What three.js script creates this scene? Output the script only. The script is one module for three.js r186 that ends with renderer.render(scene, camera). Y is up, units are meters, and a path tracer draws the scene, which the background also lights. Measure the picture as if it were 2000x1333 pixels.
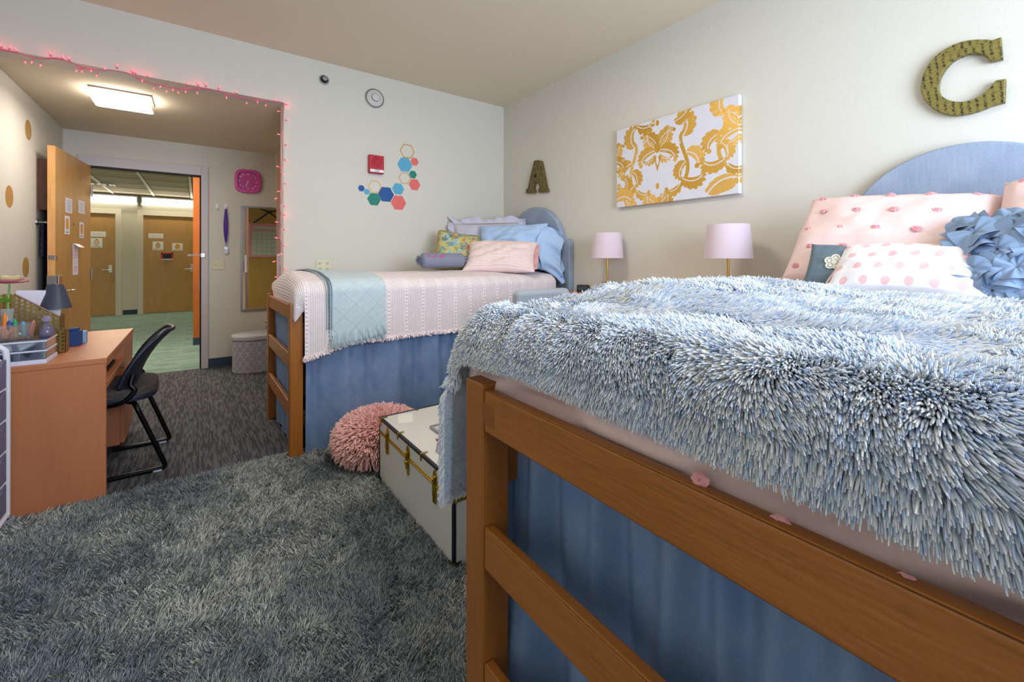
import * as THREE from 'three';
import { RoundedBoxGeometry } from 'three/addons/geometries/RoundedBoxGeometry.js';
import { mergeGeometries } from 'three/addons/utils/BufferGeometryUtils.js';
import { RectAreaLightUniformsLib } from 'three/addons/lights/RectAreaLightUniformsLib.js';

RectAreaLightUniformsLib.init();
const scene = new THREE.Scene();
const renderer = new THREE.WebGLRenderer({ antialias: true });
renderer.toneMapping = THREE.LinearToneMapping;
renderer.toneMappingExposure = 0.9;
renderer.shadowMap.enabled = true;

// ---------------------------------------------------------------- camera (level wide lens, shifted down)
const FOCAL = 837, EYE = 1.22, HORIZON = 503, YAW = 36.25 * Math.PI / 180;
const camera = new THREE.PerspectiveCamera(2 * Math.atan(666.5 / FOCAL) * 180 / Math.PI, 2000 / 1333, 0.02, 60);
camera.position.set(0, EYE, 0);
camera.rotation.y = -YAW;
camera.setViewOffset(2000, 1333, 0, 666.5 - HORIZON, 2000, 1333);
scene.add(camera);

// ---------------------------------------------------------------- room measures (metres)
const XL = -1.033, XR = 2.674, ZB = -3.8, ZA = -5.8, ZW = 1.4, CH = 2.846, AH = 2.444;

// ---------------------------------------------------------------- light
scene.background = new THREE.Color(0.62, 0.8, 1.0);       // overcast daylight outside the window
function areaLight(color, intensity, w, h, pos, look) {
  const l = new THREE.RectAreaLight(color, intensity, w, h);
  l.position.set(...pos); l.lookAt(...look); l.castShadow = true; scene.add(l); return l;
}
const LIT = { window: 16.0, alcove: 40.0, hall: 34, cove: 44, room: 27.0, fairy: 0.004 };
areaLight(0xd3e4ff, LIT.window, 1.9, 1.5, [1.25, 1.62, ZW - 0.03], [1.25, 1.62, -5]);   // daylight entering by the window

// ---------------------------------------------------------------- helpers
function rng(seed) { let a = seed >>> 0; return () => { a |= 0; a = a + 0x6D2B79F5 | 0; let t = Math.imul(a ^ a >>> 15, 1 | a); t = t + Math.imul(t ^ t >>> 7, 61 | t) ^ t; return ((t ^ t >>> 14) >>> 0) / 4294967296; }; }
const V = (x, y, z) => new THREE.Vector3(x, y, z);
const lerp = (a, b, t) => a + (b - a) * t, clamp = (x, a, b) => Math.min(b, Math.max(a, x));
const smooth = (a, b, x) => { const t = clamp((x - a) / (b - a), 0, 1); return t * t * (3 - 2 * t); };
function hash2(x, y, s) { let h = Math.imul(x, 374761393) + Math.imul(y, 668265263) + Math.imul(s, 974634777); h = Math.imul(h ^ h >>> 13, 1274126177); return ((h ^ h >>> 16) >>> 0) / 4294967296; }
function noise2(x, y, s = 0, per = 0) {                      // value noise, optionally periodic
  const xi = Math.floor(x), yi = Math.floor(y), fx = x - xi, fy = y - yi, w = (n) => per ? ((n % per) + per) % per : n;
  const u = fx * fx * (3 - 2 * fx), v = fy * fy * (3 - 2 * fy);
  return lerp(lerp(hash2(w(xi), w(yi), s), hash2(w(xi + 1), w(yi), s), u), lerp(hash2(w(xi), w(yi + 1), s), hash2(w(xi + 1), w(yi + 1), s), u), v);
}
const fbm = (x, y, s = 0) => noise2(x, y, s) * 0.55 + noise2(x * 2.1, y * 2.1, s + 1) * 0.3 + noise2(x * 4.3, y * 4.3, s + 2) * 0.15;
const S = Math.sin(YAW), C = Math.cos(YAW);
function ray(u, v) { return V(S * FOCAL + C * (u - 1000), -(v - HORIZON), -C * FOCAL + S * (u - 1000)); }
function at(u, v, axis, value) {                              // the point of a pixel's ray on a wall, floor or table plane
  const d = ray(u, v), o = { x: 0, y: EYE, z: 0 };
  return d.multiplyScalar((value - o[axis]) / d[axis]).add(V(0, EYE, 0));
}

// textures ------------------------------------------------------
function tex(n, fn, { srgb = true, size = 1, m = n } = {}) {  // fn(x, y in 0..1) -> [r, g, b] in 0..255 ; size: metres per repeat
  const data = new Uint8Array(n * m * 4);
  for (let j = 0; j < m; j++) for (let i = 0; i < n; i++) {
    const c = fn(i / n, j / m), k = (j * n + i) * 4;
    data[k] = clamp(c[0], 0, 255); data[k + 1] = clamp(c[1], 0, 255); data[k + 2] = clamp(c[2], 0, 255); data[k + 3] = 255;
  }
  const t = new THREE.DataTexture(data, n, m); t.magFilter = THREE.LinearFilter; t.minFilter = THREE.LinearMipmapLinearFilter; t.generateMipmaps = true;
  t.wrapS = t.wrapT = THREE.RepeatWrapping; t.repeat.set(1 / size, 1 / size); if (srgb) t.colorSpace = THREE.SRGBColorSpace; t.needsUpdate = true; return t;
}
function paint(w, h, draw, srgb = true) {
  const c = document.createElement('canvas'); c.width = w; c.height = h; draw(c.getContext('2d'), w, h);
  const t = new THREE.CanvasTexture(c); if (srgb) t.colorSpace = THREE.SRGBColorSpace; t.anisotropy = 4; return t;
}
const hex = (h) => [h >> 16 & 255, h >> 8 & 255, h & 255];
const mixc = (a, b, t) => [lerp(a[0], b[0], t), lerp(a[1], b[1], t), lerp(a[2], b[2], t)];
function woodTex(base, dark, seed, size = 1.0, strength = 1) {  // grain runs along u
  const A = hex(base), B = hex(dark);
  return tex(512, (x, y) => {
    const warp = noise2(x * 4, y * 8, seed, 8) * 0.5;
    const g = noise2(x * 8, y * 96 + warp * 3, seed + 1, 96) * 0.5 + noise2(x * 16, y * 192, seed + 2, 192) * 0.3 + noise2(x * 4, y * 16 + warp, seed + 3, 16) * 0.5;
    const pore = noise2(x * 40, y * 256, seed + 4, 256) > 0.86 ? 0.35 : 0;
    return mixc(A, B, clamp((g - 0.35) * strength + pore * strength, 0, 1));
  }, { size });
}
function weaveTex(base, dark, seed, size, cells = 64) {
  const A = hex(base), B = hex(dark);
  return tex(256, (x, y) => {
    const t = (Math.sin(x * cells * 2 * Math.PI) * 0.25 + Math.sin(y * cells * 2 * Math.PI) * 0.25) + noise2(x * 128, y * 128, seed, 128) * 0.5 + noise2(x * 8, y * 8, seed + 2, 8) * 0.6 - 0.2;
    return mixc(A, B, clamp(t, 0, 1));
  }, { size });
}
const greyTex = (n, fn, size) => tex(n, (x, y) => { const g = fn(x, y) * 255; return [g, g, g]; }, { srgb: false, size });

// materials -----------------------------------------------------
const mats = {};
function mat(color, roughness = 0.8, extra = {}) { return new THREE.MeshStandardMaterial({ color, roughness, side: THREE.DoubleSide, ...extra }); }
function phys(color, roughness = 0.5, extra = {}) { return new THREE.MeshPhysicalMaterial({ color, roughness, side: THREE.DoubleSide, ...extra }); }

// geometry ------------------------------------------------------
function metric(g, swap = false) {                             // uv in metres, by the face's main direction
  const p = g.attributes.position, n = g.attributes.normal, uv = new Float32Array(p.count * 2);
  for (let i = 0; i < p.count; i++) {
    const ax = Math.abs(n.getX(i)), ay = Math.abs(n.getY(i)), az = Math.abs(n.getZ(i));
    let a, b;
    if (ay >= ax && ay >= az) { a = p.getX(i); b = p.getZ(i); } else if (ax >= az) { a = p.getZ(i); b = p.getY(i); } else { a = p.getX(i); b = p.getY(i); }
    uv[2 * i] = swap ? b : a; uv[2 * i + 1] = swap ? a : b;
  }
  g.setAttribute('uv', new THREE.BufferAttribute(uv, 2)); return g;
}
function grain(g, axis) {                                       // uv in metres with u along the given axis
  const p = g.attributes.position, n = g.attributes.normal, uv = new Float32Array(p.count * 2), names = ['x', 'y', 'z'].filter((k) => k !== axis);
  const get = (k, i) => k === 'x' ? p.getX(i) : k === 'y' ? p.getY(i) : p.getZ(i), nor = (k, i) => Math.abs(k === 'x' ? n.getX(i) : k === 'y' ? n.getY(i) : n.getZ(i));
  for (let i = 0; i < p.count; i++) {
    if (nor(axis, i) > 0.8) { uv[2 * i] = get(names[0], i) * 0.2; uv[2 * i + 1] = get(names[1], i); continue; }
    const b = nor(names[0], i) > nor(names[1], i) ? names[1] : names[0];
    uv[2 * i] = get(axis, i); uv[2 * i + 1] = get(b, i);
  }
  g.setAttribute('uv', new THREE.BufferAttribute(uv, 2)); return g;
}
// a box given by its limits, with rounded edges
function bx(x0, x1, y0, y1, z0, z1, r = 0.003, seg = 2) {
  const w = Math.abs(x1 - x0), h = Math.abs(y1 - y0), d = Math.abs(z1 - z0), rr = Math.min(r, w * 0.49, h * 0.49, d * 0.49);
  const g = rr > 0.0004 ? new RoundedBoxGeometry(w, h, d, seg, rr) : new THREE.BoxGeometry(w, h, d);
  g.translate((x0 + x1) / 2, (y0 + y1) / 2, (z0 + z1) / 2); return metric(g);
}
function cyl(r0, r1, h, seg = 20, open = false) { return new THREE.CylinderGeometry(r1, r0, h, seg, 1, open).translate(0, h / 2, 0); }   // r0 at the bottom
function rod(a, b, r, seg = 10, r2 = r) {                      // a round bar from a to b
  const d = b.clone().sub(a), g = new THREE.CylinderGeometry(r2, r, d.length(), seg);
  g.applyQuaternion(new THREE.Quaternion().setFromUnitVectors(V(0, 1, 0), d.clone().normalize())); g.translate((a.x + b.x) / 2, (a.y + b.y) / 2, (a.z + b.z) / 2); return g;
}
function tube(points, r, seg = 40, radial = 8, closed = false, tension = 0.5) { return new THREE.TubeGeometry(new THREE.CatmullRomCurve3(points, closed, 'catmullrom', tension), seg, r, radial, closed); }
function lathe(profile, seg = 32) { return new THREE.LatheGeometry(profile.map(([x, y]) => new THREE.Vector2(x, y)), seg); }
function merge(list) { return mergeGeometries(list.map((g) => { const q = g.index ? g.toNonIndexed() : g; for (const k of Object.keys(q.attributes)) if (!['position', 'normal', 'uv'].includes(k)) q.deleteAttribute(k); return q; })); }
function poly(pts) { const s = new THREE.Shape(); pts.forEach(([x, y], i) => i ? s.lineTo(x, y) : s.moveTo(x, y)); s.closePath(); return s; }
function slab(shape, depth, bevel = 0.002, seg = 24) { return metric(new THREE.ExtrudeGeometry(shape, { depth, bevelEnabled: bevel > 0, bevelSize: bevel, bevelThickness: bevel, bevelSegments: 2, curveSegments: seg })); }
function surface(nu, nv, fn, uvfn, closedU = false) {           // grid surface fn(a, b in 0..1) -> Vector3
  const pos = [], uv = [], idx = [];
  for (let j = 0; j <= nv; j++) for (let i = 0; i <= nu; i++) { const p = fn(i / nu, j / nv); pos.push(p.x, p.y, p.z); const t = uvfn ? uvfn(i / nu, j / nv) : [i / nu, j / nv]; uv.push(t[0], t[1]); }
  for (let j = 0; j < nv; j++) for (let i = 0; i < nu; i++) { const a = j * (nu + 1) + i, b = a + 1, c = a + nu + 1, d = c + 1; idx.push(a, b, d, a, d, c); }
  const g = new THREE.BufferGeometry(); g.setAttribute('position', new THREE.Float32BufferAttribute(pos, 3)); g.setAttribute('uv', new THREE.Float32BufferAttribute(uv, 2)); g.setIndex(idx); g.computeVertexNormals(); return g;
}

// scene objects -------------------------------------------------
const taken = {};
function numbered(name) { const n = taken[name] = (taken[name] ?? -1) + 1; return n ? `${name}_${String(n).padStart(3, '0')}` : name; }
function thing(name, label, category, pos = [0, 0, 0], rotY = 0, group) {
  const o = new THREE.Group(); o.name = numbered(name); o.position.set(...pos); o.rotation.y = rotY; o.userData = { label, category }; if (group) o.userData.group = group;
  scene.add(o); o.updateMatrixWorld(true); return o;
}
function part(parent, name, geo, m, label) {                    // geometry in the parent's own axes
  const o = new THREE.Mesh(geo, m); o.name = name; o.castShadow = o.receiveShadow = true; if (label) o.userData.label = label; parent.add(o); return o;
}
function partW(parent, name, geo, m, label) {                   // geometry given in world coordinates
  parent.updateWorldMatrix(true, false); geo.applyMatrix4(parent.matrixWorld.clone().invert()); return part(parent, name, geo, m, label);
}
function struct(name, geo, m, parent) { const o = new THREE.Mesh(geo, m); o.name = name; o.castShadow = o.receiveShadow = true; if (!parent) o.userData = { kind: 'structure' }; (parent ?? scene).add(o); return o; }
function single(name, label, category, geo, m, pos = [0, 0, 0], group) {   // a thing that is one mesh; geometry relative to pos
  const o = new THREE.Mesh(geo, m); o.name = numbered(name); o.position.set(...pos); o.castShadow = o.receiveShadow = true; o.userData = { label, category }; if (group) o.userData.group = group; scene.add(o); return o;
}
function singleW(name, label, category, geo, m, group) { geo.computeBoundingBox(); const b = geo.boundingBox, c = [(b.min.x + b.max.x) / 2, b.min.y, (b.min.z + b.max.z) / 2]; geo.translate(-c[0], -c[1], -c[2]); return single(name, label, category, geo, m, c, group); }
// ================================================================ the room
const wallBump = greyTex(256, (x, y) => noise2(x * 64, y * 64, 5, 64) * 0.6 + noise2(x * 128, y * 128, 6, 128) * 0.4, 0.5);
const M = {
  wall: mat(0xd5d1c3, 0.85, { bumpMap: wallBump, bumpScale: 0.0006 }),
  ceiling: mat(0xe2d4bb, 0.9, { bumpMap: wallBump, bumpScale: 0.0008 }),
  frame: mat(0xc9c3c4, 0.55),
  dark: mat(0x16161c, 0.6),
  base: mat(0x2b3f55, 0.6),
  chrome: mat(0xc8c9cc, 0.25, { metalness: 1 }),
  steel: mat(0x9fa1a6, 0.35, { metalness: 1 }),
  brass: mat(0xb99a33, 0.28, { metalness: 1 }),
  gold: mat(0xd0a348, 0.25, { metalness: 1 }),
  white: mat(0xeeeeef, 0.5),
  paper: mat(0xf2f1f3, 0.85),
  black: mat(0x0e0f12, 0.5),
};
const carpetTex = tex(1024, (x, y) => {
  const col = Math.floor(x * 96), row = y * 24 + hash2(col, 3, 9) * 24;
  const seg = hash2(col, ((Math.floor(row / 3)) % 8 + 8) % 8, 11), fine = noise2(x * 512, y * 512, 12, 512), grid = (Math.sin(y * 320 * Math.PI) * 0.5 + 0.5) * 0.35 + (Math.sin(x * 192 * Math.PI) * 0.5 + 0.5) * 0.2;
  const t = seg > 0.62 ? 0.75 : seg > 0.4 ? 0.38 : 0.1;
  return mixc(hex(0x292b31), hex(0x76767b), clamp(t * 0.75 + fine * 0.4 - grid * 0.5, 0, 1));
}, { size: 0.7 });
const carpetBump = greyTex(512, (x, y) => (Math.sin(y * 200 * Math.PI) * 0.5 + 0.5) * 0.5 + noise2(x * 256, y * 256, 15, 256) * 0.5, 0.9);
M.carpet = mat(0xffffff, 0.95, { map: carpetTex, bumpMap: carpetBump, bumpScale: 0.002 });
const hallTex = tex(512, (x, y) => {
  const r = Math.floor(y * 16), ph = hash2(r, 1, 21), z = Math.sin((x * 48 + y * 16) * 2 * Math.PI) * 0.5 + 0.5, on = hash2(r, Math.floor((x + ph) * 6) % 6, 22) > 0.45 ? 1 : 0.2;
  return mixc(hex(0x57766f), hex(0x97aca0), clamp(z * on * 0.7 + noise2(x * 256, y * 256, 23, 256) * 0.4, 0, 1));
}, { size: 1.0 });
M.hallCarpet = mat(0xffffff, 0.95, { map: hallTex });

struct('floor', bx(XL - 0.15, XR + 0.15, -0.12, 0, ZA - 0.02, ZW + 0.15, 0), M.carpet);
struct('ceiling', bx(XL - 0.15, XR + 0.15, CH, CH + 0.15, ZB - 0.15, ZW + 0.15, 0), M.ceiling);
struct('ceiling_alcove', bx(XL - 0.15, 1.3, AH, AH + 0.15, ZA - 0.15, ZB - 0.149, 0), M.ceiling);
struct('wall_left', bx(XL - 0.15, XL, 0, CH, ZA - 0.15, ZW + 0.15, 0), M.wall);
struct('wall_right', bx(XR, XR + 0.15, 0, CH, ZB - 0.15, ZW + 0.15, 0), M.wall);
const XE = 0.547;                                             // the edge of the back wall where the alcove begins
{
  const s = poly([[XL, AH], [XE, AH], [XE, 0], [XR, 0], [XR, CH], [XL, CH]]);
  struct('wall_back', slab(s, 0.15, 0).translate(0, 0, ZB - 0.15), M.wall);
}
const DX0 = -0.87, DX1 = 0.03, DH = 2.115;                    // doorway
{
  const s = poly([[XL, 0], [DX0, 0], [DX0, DH], [DX1, DH], [DX1, 0], [1.3, 0], [1.3, AH], [XL, AH]]);
  struct('wall_alcove', slab(s, 0.15, 0).translate(0, 0, ZA - 0.15), M.wall);
}
struct('wall_closet', bx(1.25, 1.4, 0, AH, ZA - 0.15, ZB - 0.15, 0), M.wall);
{                                                              // wall with the window, behind the camera
  const s = poly([[XL, 0], [XR, 0], [XR, CH], [XL, CH]]), h = new THREE.Path();
  h.moveTo(0.3, 0.87); h.lineTo(0.3, 2.37); h.lineTo(2.2, 2.37); h.lineTo(2.2, 0.87); h.closePath(); s.holes.push(h);
  struct('wall_window', slab(s, 0.15, 0).translate(0, 0, ZW), M.wall);
  const w = new THREE.Group(); w.name = 'window_1'; w.userData = { kind: 'structure' }; scene.add(w);
  struct('window_frame', merge([bx(0.3, 2.2, 0.87, 0.93, ZW + 0.05, ZW + 0.11), bx(0.3, 2.2, 2.31, 2.37, ZW + 0.05, ZW + 0.11), bx(0.3, 0.36, 0.93, 2.31, ZW + 0.05, ZW + 0.11), bx(2.14, 2.2, 0.93, 2.31, ZW + 0.05, ZW + 0.11), bx(1.22, 1.28, 0.93, 2.31, ZW + 0.05, ZW + 0.11)]), M.frame, w);
  for (const x of [0.36, 1.28]) struct('pane', bx(x, x + 0.86, 0.93, 2.31, ZW + 0.078, ZW + 0.082, 0), phys(0xffffff, 0.02, { transmission: 1, thickness: 0, ior: 1.5 }), w);
  struct('window_sill', bx(0.26, 2.24, 0.84, 0.87, ZW - 0.06, ZW + 0.05), M.frame, w);
}
struct('baseboard_alcove', bx(0.095, 1.25, 0, 0.1, ZA, ZA + 0.012), M.base);
struct('baseboard_left', bx(XL, XL + 0.012, 0, 0.1, ZA + 0.95, ZW), M.base);
struct('baseboard_back', bx(XE, XR, 0, 0.1, ZB, ZB + 0.012), M.base);
struct('baseboard_right', bx(XR - 0.012, XR, 0, 0.1, ZB, ZW), M.base);
// steel door frame and its dark seal
{
  const d = new THREE.Group(); d.name = 'door_1'; d.userData = { kind: 'structure' }; scene.add(d);
  struct('door_jamb', bx(DX1, DX1 + 0.062, 0, DH + 0.1, ZA - 0.16, ZA + 0.022), M.frame, d);
  struct('door_jamb', bx(DX0 - 0.062, DX0, 0, DH + 0.1, ZA - 0.16, ZA + 0.022), M.frame, d);
  struct('door_head', bx(DX0, DX1, DH, DH + 0.1, ZA - 0.16, ZA + 0.022), M.frame, d);
  struct('door_seal', merge([bx(DX1 - 0.014, DX1, 0, DH, ZA - 0.06, ZA + 0.012, 0.001), bx(DX0, DX0 + 0.014, 0, DH, ZA - 0.06, ZA - 0.045, 0.001), bx(DX0, DX1, DH - 0.014, DH, ZA - 0.06, ZA + 0.012, 0.001)]), mat(0x161428, 0.6), d);
  struct('strike_plate', bx(DX1 - 0.017, DX1 - 0.013, 0.86, 0.98, ZA - 0.03, ZA + 0.005, 0.001), M.steel, d);
}
// ---------------------------------------------------------------- corridor
const ZH = -12.2, HH = 2.55;
M.hallWall = mat(0xdcd8c6, 0.85); M.tile = mat(0xb9ac95, 0.9); M.grid = mat(0xe9e6e0, 0.6);
struct('floor_corridor', bx(-4.2, 1.8, -0.12, 0.002, ZH - 0.1, ZA - 0.02, 0), M.hallCarpet);
struct('wall_corridor', bx(-4.2, 1.8, 0, HH + 0.2, ZH - 0.15, ZH, 0), M.hallWall);
struct('wall_corridor_left', bx(-4.35, -4.2, 0, HH + 0.2, ZH, ZA - 0.15, 0), M.hallWall);
struct('wall_corridor_near', bx(-4.2, XL - 0.15, 0, HH + 0.2, ZA - 0.3, ZA - 0.15, 0), M.hallWall);
struct('wall_corridor_right', bx(1.4, 1.55, 0, HH + 0.2, ZH, ZA - 0.15, 0), M.hallWall);
{                                                              // wood clad end of a partition
  struct('wall_corridor_wood', grain(bx(-0.052, 1.4, 0.1, HH, -7.55, -7.4, 0.004), 'y'), mat(0xffffff, 0.4, { map: woodTex(0xb9682f, 0x9d4f1d, 31, 0.8, 0.6) }));
  struct('baseboard_corridor', bx(-0.054, 1.4, 0, 0.1, -7.56, -7.388), M.base);
  struct('baseboard_corridor_far', bx(-1.28, -1.04, 0, 0.1, ZH, ZH + 0.012), M.base);
}
{                                                              // suspended ceiling: planks between bars
  const ceil = struct('ceiling_corridor', bx(-4.2, 1.8, HH + 0.03, HH + 0.18, ZH, ZA - 0.15, 0), M.tile);
  const bars = [-3.36, -2.71, -2.06, -1.41, -0.76, -0.11, 0.54, 1.19];
  for (const x of bars) struct('ceiling_bar', bx(x - 0.02, x + 0.02, HH - 0.012, HH + 0.03, ZH, ZA - 0.16, 0.002), M.grid, ceil);
  for (let i = 0; i < 7; i++) for (let k = 0; k < 10; k++) {
    const z1 = ZA - 0.17 - k * 0.62;
    struct('ceiling_panel', bx(bars[i] + 0.03, bars[i + 1] - 0.03, HH, HH + 0.03, z1 - 0.605, z1, 0.004), M.tile, ceil);
    struct('cross_bar', bx(bars[i] + 0.028, bars[i + 1] - 0.028, HH - 0.006, HH + 0.02, z1 - 0.618, z1 - 0.606, 0.001), M.grid, ceil);
  }
}
// ================================================================ things on walls and ceilings
// flat sheet facing a direction: geometry in xy, centred, thin box with full-size uv on the front
function sheet(w, h, t = 0.001) { const g = new THREE.BoxGeometry(w, h, t); return g; }
const facing = { right: Math.PI / 2, back: 0, left: -Math.PI / 2 };      // rotation that turns +z to +x, +z, -x

// alcove ceiling light ------------------------------------------
{
  const g = thing('ceiling_light', 'lit white rectangular ceiling light of the entry alcove', 'ceiling light', [-0.455, AH, -4.365]);
  part(g, 'base_plate', bx(-0.175, 0.175, -0.012, 0, -0.15, 0.15, 0.004), mat(0x8a7d72, 0.5));
  const shape = new THREE.Shape(); const w = 0.168, d = 0.142, r = 0.03;
  shape.moveTo(-w + r, -d); shape.lineTo(w - r, -d); shape.quadraticCurveTo(w, -d, w, -d + r); shape.lineTo(w, d - r); shape.quadraticCurveTo(w, d, w - r, d); shape.lineTo(-w + r, d); shape.quadraticCurveTo(-w, d, -w, d - r); shape.lineTo(-w, -d + r); shape.quadraticCurveTo(-w, -d, -w + r, -d);
  const e = new THREE.ExtrudeGeometry(shape, { depth: 0.035, bevelEnabled: true, bevelSize: -0.018, bevelOffset: 0.0, bevelThickness: 0.02, bevelSegments: 4 });
  e.rotateX(Math.PI / 2); e.translate(0, -0.014, 0);
  part(g, 'diffuser', e, mat(0xffffff, 0.5, { emissive: 0xfff4e8, emissiveIntensity: 12 }));
  areaLight(0xfff6ee, LIT.alcove, 0.32, 0.27, [-0.455, AH - 0.095, -4.365], [-0.455, 0, -4.366]);
}
{                                                              // its twin on the ceiling of the room, above the camera
  const g = thing('ceiling_light', 'lit white rectangular ceiling light of the bedroom', 'ceiling light', [0.95, CH, -1.7]);
  part(g, 'base_plate', bx(-0.3, 0.3, -0.012, 0, -0.3, 0.3, 0.004), mat(0x8a7d72, 0.5));
  part(g, 'diffuser', bx(-0.28, 0.28, -0.075, -0.012, -0.28, 0.28, 0.03, 4), mat(0xffffff, 0.5, { emissive: 0xfff4e8, emissiveIntensity: 3 }));
  areaLight(0xfff3e6, LIT.room, 0.5, 0.5, [0.95, CH - 0.09, -1.7], [0.95, 0, -1.701]);
}
// fairy lights ---------------------------------------------------
{
  const g = thing('string_light', 'pink fairy light string taped along the alcove opening', 'string lights', [-0.2, AH, ZB + 0.01]);
  const Z = ZB + 0.012, P = (u, v) => at(u, v, 'z', Z);
  const path = [[-40, 92], [0, 98], [35, 104], [75, 114], [110, 115], [140, 122], [160, 133], [190, 137], [215, 137], [250, 143], [275, 155], [300, 164], [350, 173], [400, 174], [425, 177], [460, 189], [500, 195], [540, 198], [555, 202]];
  const down = [[555, 202], [553, 225], [550, 262], [552, 300], [549, 345], [551, 385], [547, 405], [551, 432], [546, 455], [550, 482], [545, 508], [543, 535], [549, 552]];
  const wireM = mat(0xc56a8a, 0.6), r = rng(4);
  const pts = (list, off) => list.map(([u, v]) => { const p = P(u, v); p.y += (r() - 0.5) * 0.016 * off; p.z += 0.004 * off; return p; });
  partW(g, 'wire', tube(pts(path, 0), 0.0028, 160, 6), wireM);
  partW(g, 'wire', tube(pts(path, 1), 0.0026, 160, 6), wireM);
  partW(g, 'wire', tube(pts(down, 0), 0.0028, 120, 6), wireM);
  // [u, v, towards]: u up, d down, l left, r right
  const bulbs = [[2, 90, 'u'], [20, 94, 'u'], [32, 99, 'u'], [50, 121, 'd'], [63, 121, 'd'], [80, 127, 'd'], [99, 106, 'u'], [123, 113, 'u'], [135, 115, 'u'], [150, 138, 'd'], [160, 139, 'd'], [189, 147, 'd'], [178, 138, 'd'], [205, 136, 'u'], [229, 130, 'u'], [259, 140, 'u'], [264, 142, 'u'], [278, 157, 'd'], [289, 148, 'u'], [301, 172, 'd'], [314, 169, 'd'], [325, 178, 'd'], [338, 175, 'd'], [348, 180, 'd'], [363, 179, 'd'], [367, 165, 'u'], [385, 181, 'd'], [387, 165, 'u'], [402, 166, 'u'], [428, 172, 'u'], [442, 190, 'd'], [462, 181, 'u'], [482, 201, 'd'], [503, 199, 'd'], [519, 205, 'd'], [538, 197, 'u'], [561, 204, 'r'],
    [545, 218, 'l'], [561, 235, 'r'], [545, 263, 'l'], [560, 283, 'r'], [558, 313, 'r'], [543, 326, 'l'], [552, 340, 'r'], [559, 359, 'r'], [545, 374, 'l'], [540, 388, 'l'], [557, 403, 'r'], [556, 420, 'r'], [541, 434, 'l'], [557, 449, 'r'], [541, 465, 'l'], [556, 480, 'r'], [548, 496, 'r'], [536, 511, 'l'], [556, 525, 'r'], [540, 541, 'l'], [550, 548, 'r']];
  const bulbG = lathe([[0, 0.016], [0.0022, 0.012], [0.0034, 0.006], [0.0036, 0], [0.003, -0.002], [0, -0.002]], 10), sockG = cyl(0.0032, 0.0036, 0.012, 8).translate(0, -0.014, 0);
  const glow = mat(0xff6d7d, 0.4, { emissive: 0xff5566, emissiveIntensity: 3 }), dir = { u: 0, d: Math.PI, l: Math.PI / 2, r: -Math.PI / 2 };
  bulbs.forEach(([u, v, k], i) => {
    const b = part(g, 'bulb', bulbG, glow); b.position.copy(P(u, v)).sub(g.position); b.position.z += 0.004; b.rotation.z = dir[k] + (r() - 0.5) * 0.7; b.rotation.x = (k === 'u' || k === 'd' ? 1 : 0.4) * (0.2 + r() * 0.3) * (k === 'd' ? -1 : 1);
    part(b, 'socket', sockG, wireM);
    if (i % 3 === 0) { const l = new THREE.PointLight(0xff4660, LIT.fairy, 2); const q = P(u, v); l.position.set(q.x, q.y, Z + 0.03); l.castShadow = true; scene.add(l); }
  });
}
// wall B: sprinkler, detector, alarm, outlet ---------------------
{
  const p = at(633, 156, 'z', ZB), g = thing('sprinkler', 'small round fire sprinkler head high on the wall', 'sprinkler', [p.x, p.y, p.z]);
  const f = (geo) => geo.rotateX(Math.PI / 2);
  part(g, 'escutcheon', f(lathe([[0, 0.002], [0.022, 0.003], [0.036, 0.008], [0.04, 0.004], [0.042, 0]], 28)), mat(0x9c9995, 0.4));
  part(g, 'cup', f(lathe([[0, 0.0075], [0.028, 0.0085], [0.031, 0.0095], [0.031, 0.006]], 24)), M.dark);
  part(g, 'deflector', f(merge([cyl(0.011, 0.009, 0.03, 14), cyl(0.018, 0.018, 0.003, 18).translate(0, 0.03, 0)])), M.steel);
  part(g, 'frame_arm', merge([bx(-0.02, -0.014, -0.004, 0.004, 0, 0.034, 0.001), bx(0.014, 0.02, -0.004, 0.004, 0, 0.034, 0.001), bx(-0.02, 0.02, -0.004, 0.004, 0.03, 0.036, 0.001)]), M.steel);
}
{
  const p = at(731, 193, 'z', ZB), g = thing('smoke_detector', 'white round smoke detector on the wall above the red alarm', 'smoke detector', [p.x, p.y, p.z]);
  const f = (geo) => geo.rotateX(Math.PI / 2), wm = mat(0xcbc9c1, 0.5);
  part(g, 'base_ring', f(lathe([[0, 0], [0.085, 0], [0.086, 0.01], [0.08, 0.016], [0, 0.016]], 40)), wm);
  part(g, 'seam', f(lathe([[0.0815, 0.0135], [0.0815, 0.0175], [0.072, 0.0175]], 40)), mat(0x55544f, 0.7));  // dark colour paints the shade in the groove around the cover
  part(g, 'cover', f(lathe([[0.074, 0.014], [0.074, 0.02], [0.062, 0.03], [0.04, 0.036], [0, 0.036]], 40)), wm);
  part(g, 'vent_ring', f(lathe([[0.036, 0.034], [0.036, 0.047], [0.03, 0.047], [0.03, 0.034]], 32)), mat(0x2c2c2c, 0.6));
  for (let k = 0; k < 10; k++) { const a = k / 10 * 2 * Math.PI; part(g, 'fin', bx(-0.003, 0.003, 0.029, 0.036, 0.034, 0.048, 0.001).rotateZ(a), wm); }
  part(g, 'cap', f(lathe([[0.035, 0.046], [0.033, 0.052], [0.02, 0.056], [0, 0.057]], 28)), wm);
}
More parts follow.
